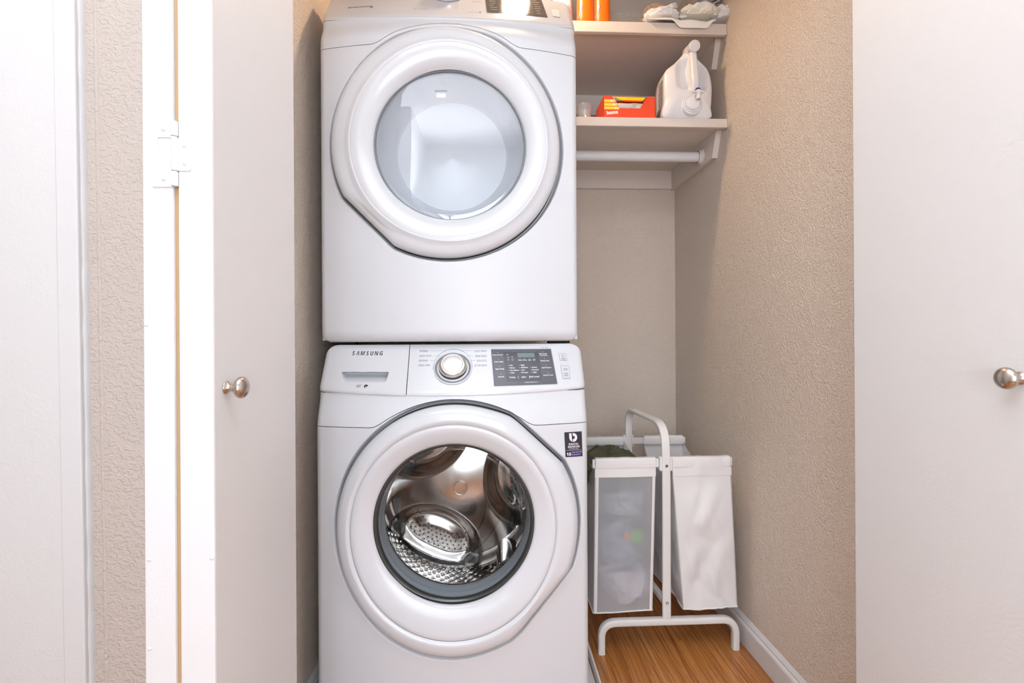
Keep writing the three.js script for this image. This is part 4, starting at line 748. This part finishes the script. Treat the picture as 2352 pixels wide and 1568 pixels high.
// ---------------------------------------------------------------- hamper
{
  const ZA = -1.5435, ZC = -1.883, fx = at(1530, 1425, { z: ZA }).x, bx = at(1444, 1000, { z: ZC }).x;
  const o = thing('hamper_stand', 'white metal laundry stand with arched handle', 'stand', [0, 0, 0]);
  const barY = at(1530, 1425, { z: ZA }).y, railY = at(1530, 1063, { z: ZA }).y;
  const foot = (cx, z) => { const a = cx - 0.2165, b = cx + 0.2165; return sweepRect(filletPath([V(a, 0.0, z), V(a, barY, z), V(b, barY, z), V(b, 0.0, z)], 0.075).getPoints(14), 0.024, 0.022, V(0, 0, 1), 0.006); };
  mesh('foot_rail', foot((at(1382, 1500, { y: 0 }).x + at(1688, 1488, { y: 0 }).x) / 2, ZA), M.lacquer, o);
  mesh('foot_rail', foot(bx + 0.004, ZC), M.lacquer, o);
  // the two posts and the handle are one bent bar
  const hy = at(1500, 985, { z: ZA + 0.01 }).y;
  const topF = at(1508, 988, { z: ZA - 0.03 });
  mesh('handle_bar', sweepRect(filletPath([V(fx, barY + 0.0, ZA + 0.004), V(fx, railY - 0.02, ZA + 0.008), V(fx - 0.002, topF.y + 0.025, ZA + 0.004), V(bx, topF.y + 0.025, ZC), V(bx, railY, ZC), V(bx, barY, ZC)], 0.085).getPoints(16), 0.0265, 0.013, V(1, 0, 0.04), 0.004), M.lacquer, o);
  const cy = at(1520, 1372, { z: ZA - 0.03 }).y; mesh('lower_crossbar', sweepRect([V(fx, cy, ZA - 0.004), V((fx + bx) / 2, cy, (ZA + ZC) / 2), V(bx, cy, ZC + 0.004)], 0.018, 0.022, V(1, 0, 0), 0.004), M.lacquer, o);
  const l = at(1363, 1066, { z: ZA + 0.012 }), r = at(1687.5, 1063, { z: ZA + 0.012 });
  mesh('bag_rail', rbox(l.x, r.x, railY - 0.0145, railY + 0.0145, ZA - 0.011, ZA - 0.001, 0.004), M.lacquer, o);
  const bl = bx - 0.218, br = bx + 0.222;
  mesh('bag_rail', rbox(bl, br, railY - 0.013, railY + 0.013, ZC - 0.004, ZC + 0.006, 0.004), M.lacquer, o);
  for (const [x, z] of [[fx, ZA + 0.004], [bx, ZC - 0.004]]) mesh('rail_clamp', rbox(x - 0.021, x + 0.021, railY - 0.024, railY + 0.022, z - 0.013, z + 0.006, 0.004), M.lacquer, o);
  for (const y of [railY - 0.006, at(1533, 1384, { z: ZA + 0.01 }).y]) { const s = lathe([[0.0022, 0.0], [0.003, 0.0016], [0.0042, 0.0018], [0.0052, 0]], 20); s.rotateX(Math.PI / 2); s.translate(fx, y, ZA + 0.0136 - (y < 0.5 ? 0.003 : 0)); mesh('bolt', s, M.steelDark, o); const d = new THREE.CircleGeometry(0.0024, 12); d.translate(fx, y, ZA + 0.0139 - (y < 0.5 ? 0.003 : 0)); mesh('bolt_socket', d, M.black, o); }

  // a hanging bag: loft around a rounded rectangle; corners 0 front-left .. 3 back-left
  function bag(name, label, mat, C, sag, seedN, tapeMat, crease) {
    const b = thing(name, label, 'laundry bag', [0, 0, 0]);
    const yT = railY + 0.0185, yB = C.bottom;
    const per = (s, t) => { // s in [0, 4): front, right, back, left
      const k = Math.floor(s) % 4, f = s - Math.floor(s), P = C.top, Q = C.bot, a = [P[k][0] + (Q[k][0] - P[k][0]) * t, P[k][1] + (Q[k][1] - P[k][1]) * t], n = (k + 1) % 4, c = [P[n][0] + (Q[n][0] - P[n][0]) * t, P[n][1] + (Q[n][1] - P[n][1]) * t];
      const bulge = Math.sin(Math.PI * f) * Math.sin(Math.PI * clamp(t, 0, 1)) * sag[k], dx = c[0] - a[0], dz = c[1] - a[1], L = Math.hypot(dx, dz);
      const wob = crease * (n3(s * 5, t * 7, 3, seedN) - 0.5) * Math.sin(Math.PI * f) * (0.3 + t) + crease * 0.7 * (Math.abs(2 * n3(s * 3 + t * 4, t * 3, 8, seedN + 2) - 1) - 0.5) * Math.sin(Math.PI * f) + crease * 0.35 * (Math.abs(2 * n3(s * 7 - t * 6, t * 8, 4, seedN + 5) - 1) - 0.5) * Math.sin(Math.PI * f) * t;
      return [a[0] + dx * f - dz / L * (bulge + wob), a[1] + dz * f + dx / L * (bulge + wob)];
    };
    const topAt = (s) => { const k = Math.floor(s) % 4, f = s - Math.floor(s); return yT - (k % 2 ? C.dip * Math.pow(Math.sin(Math.PI * f), 0.45) : 0); };
    const ss = []; for (let k = 0; k < 4; k++) for (const f of range(30).slice(0, -1)) ss.push(k + f);
    const g = grid(ss, range(60), (s, t) => { const y = lerp(topAt(s), yB + 0.0012 * Math.sin(s * 5 + seedN), t), tt = (yT - y) / (yT - yB), p = per(s, tt); return [p[0], y, p[1]]; }, (s, t) => [s * 2, t * 6], true);
    mesh('bag_fabric', g, mat, b);
    const base = grid(ss, range(8, 0.02, 1), (s, k) => { const p = per(s, 1), cx = (C.bot[0][0] + C.bot[2][0]) / 2, cz = (C.bot[0][1] + C.bot[2][1]) / 2; return [lerp(cx, p[0], k), yB + 0.0012 * Math.sin(s * 5 + seedN) * k - 0.001, lerp(cz, p[1], k)]; }, undefined, true);
    mesh('bag_base', base, mat, b);
    // hems wrapped round the rails
    for (const [k, zr, z1] of [[0, ZA, 1], [2, ZC, -1]]) {
      const xa = Math.min(C.top[k][0], C.top[k + 1][0]) + 0.002, xb = Math.max(C.top[k][0], C.top[k + 1][0]) - 0.002, th = z1 > 0 ? 0.0185 : 0.0165, zc = zr + (z1 > 0 ? -0.006 : 0.001);
      const prof = []; for (const a of range(20, 0, Math.PI * 2)) prof.push([Math.sign(Math.cos(a)) * Math.pow(Math.abs(Math.cos(a)), 0.5) * 0.0112, Math.sign(Math.sin(a)) * Math.pow(Math.abs(Math.sin(a)), 0.5) * th]);
      const h = grid(range(26), range(20, 0, 20), (u, q) => { const [dz, dy] = prof[Math.round(q)], w = 0.0012 * n3(u * 14, 3, 2, seedN); return [lerp(xa, xb, u), railY + dy + w, zc + dz + w * Math.sign(dz)]; });
      mesh('hem', h, tapeMat, b);
      const skirt = grid(range(26), range(4), (u, v) => { const t = v * 0.055 + 0.0325 / (yT - yB), p = per(k + u, t); return [p[0], yT - (yT - yB) * t, p[1] + z1 * (0.0014 + 0.0004 * v)]; });
      mesh('hem', skirt, tapeMat, b);
    }
    // corner tapes
    for (const k of C.tapes) { const tp = grid(range(3), range(34), (u, t) => { const p = per(k + (u - 0.5) * 0.075 + (u < 0.5 ? 4 : 0), t); const y = lerp(yT - 0.02, yB, t); return [p[0], y, p[1] + 0.0014]; }); mesh('seam_tape', tp, tapeMat, b); }
    const rim = ss.map((s) => { const p = per(s, 1); return V(p[0], yB + 0.0012 * Math.sin(s * 5 + seedN), p[1]); }); mesh('bottom_piping', tube(rim, 0.0025, 180, 6, true), tapeMat, b);
    return b;
  }
  const X = (px, z, py = 1200) => at(px, py, { z }).x, zf = ZA + 0.003, zb = ZC - 0.004;
  const bY = at(1440, 1405, { z: zf }).y;
  bag('laundry_bag', 'sheer grey mesh laundry bag full of clothes', M.sheer, { top: [[X(1367, zf, 1080), zf], [X(1507, zf, 1080), zf], [bx - 0.022, zb], [bx - 0.205, zb]], bot: [[X(1363, zf, 1400), zf], [X(1500, zf, 1400), zf - 0.005], [bx - 0.03, zb + 0.02], [bx - 0.21, zb + 0.02]], bottom: bY, dip: 0.045, tapes: [0.02, 0.98] }, [0.012, 0.018, 0.0, -0.006], 3, M.tape, 0.004);
  bag('laundry_bag', 'opaque white nylon laundry bag beside the beige wall', M.nylon, { top: [[X(1543, zf, 1080), zf], [X(1678, zf, 1080), zf], [bx + 0.212, zb], [bx + 0.055, zb]], bot: [[X(1570, zf, 1400), zf + 0.0], [X(1696, zf, 1400), zf - 0.004], [bx + 0.215, zb + 0.03], [bx + 0.07, zb + 0.03]], bottom: bY + 0.003, dip: 0.075, tapes: [0.01] }, [0.010, 0.0, 0.0, 0.012], 9, M.tape, 0.017);
  // clothes
  const g1 = single('garment', bundle(0.095, 0.062, 0.12, 31, 1.7, 0.55, -0.9, 0.3), M.olive, 'olive green garment poking out of the sheer laundry bag', 'garment'); { const c = at(1402, 1056, { z: -1.70 }); g1.position.set(c.x - 0.01, c.y - 0.028, -1.70); }
  const put = (px, py, z, r, mat, label, s) => { const m = single('garment', bundle(r[0], r[1], r[2], s, 2.0, 0.45, -0.8), mat, label, 'garment', 'clothes inside the sheer bag'); const c = at(px, py, { z }); m.position.copy(c); };
  put(1428, 1318, -1.665, [0.075, 0.075, 0.105], std(lin(0.62, 0.57, 0.57), 0.9), 'pale grey garment at the bottom of the sheer bag', 41);
  put(1415, 1235, -1.665, [0.07, 0.075, 0.10], std(lin(0.30, 0.33, 0.38), 0.9), 'dark blue-grey garment inside the sheer bag', 43);
  put(1425, 1140, -1.68, [0.07, 0.05, 0.10], std(lin(0.42, 0.45, 0.47), 0.9), 'grey garment just under the olive one', 45);
  put(1462, 1232, -1.575, [0.022, 0.022, 0.014], std(lin(0.16, 0.42, 0.07), 0.8), 'small green garment showing through the sheer bag', 47);
  put(1440, 1232, -1.572, [0.010, 0.012, 0.012], std(lin(0.80, 0.28, 0.07), 0.8), 'small orange garment showing through the sheer bag', 49);
}

// ---------------------------------------------------------------- closet ceiling lamp
{
  const o = thing('offscreen_ceiling_lamp', 'warm glowing dome lamp on the closet ceiling', 'lamp', [0.13, CEIL, -1.50]);
  mesh('lamp_base', lathe([[0.0001, 0], [0.07, 0], [0.07, -0.012], [0.062, -0.018]], 40), M.edgePaint, o);
  mesh('lamp_dome', lathe([[0.038, -0.014], [0.038, -0.026], [0.033, -0.042], [0.02, -0.052], [0.0001, -0.055]], 40), std(lin(0.9, 0.85, 0.75), 0.6, { emissive: lin(1, 0.70, 0.36), emissiveIntensity: 2.6 }), o);
  const l = new THREE.SpotLight(0xffd9b2, 2.3, 0, 1.4, 0.35, 2); l.position.set(0, -0.066, 0); l.target.position.set(0, -1, 0); l.shadow.radius = 2.5; o.add(l, l.target);
}
{ // unseen oblong room lamp, placed to give the highlights on the machine doors
  const o = thing('offscreen_ceiling_lamp', 'small oblong lamp out of view on the room ceiling, lights highlights on the machine doors', 'lamp', [-0.24, CEIL, 0.08]);
  mesh('lamp_base', rbox(-0.045, 0.045, -0.014, 0, -0.022, 0.022, 0.004), M.edgePaint, o);
  mesh('lamp_diffuser', rbox(-0.034, 0.034, -0.026, -0.014, -0.012, 0.012, 0.005, 3), std(lin(0.9, 0.9, 0.9), 0.6, { emissive: lin(1, 0.97, 0.94), emissiveIntensity: 8 }), o);
  const l = new THREE.RectAreaLight(0xfff8f4, 90, 0.06, 0.02); l.position.set(0, -0.034, 0); l.rotation.x = -Math.PI / 2; o.add(l);
}
{ // unseen flash head on a stand, placed to light the ceiling
  const o = thing('unseen_photo_flash', 'unseen black flash head on a light stand, placed to light the ceiling', 'flash', [-0.2, 0, 0.35]);
  const hd = new THREE.Group(); hd.name = 'flash_head'; hd.position.set(0, 1.38, 0); hd.rotation.set(-0.35, 0, 0.3); o.add(hd);
  mesh('housing', rbox(-0.04, 0.04, -0.06, 0.06, -0.03, 0.03, 0.006), M.black, hd);
  mesh('flash_tube', rbox(-0.034, 0.034, 0.0605, 0.064, -0.024, 0.024, 0.001), std(lin(0.9, 0.9, 0.9), 0.5, { emissive: lin(1, 1, 1), emissiveIntensity: 8 }), hd);
  const p = new THREE.CylinderGeometry(0.011, 0.013, 1.02, 16); p.translate(0, 0.82, 0); mesh('stand_pole', p, M.black, o);
  for (let k = 0; k < 3; k++) { const a = k * 2.094 + 0.5; mesh('stand_leg', tube([V(0, 0.42, 0), V(Math.cos(a) * 0.15, 0.2, Math.sin(a) * 0.15), V(Math.cos(a) * 0.3, 0.008, Math.sin(a) * 0.3)], 0.008, 12, 8), M.black, o); }
}
scene.traverse((o) => { if (o.isLight) o.castShadow = true; });
renderer.render(scene, camera);
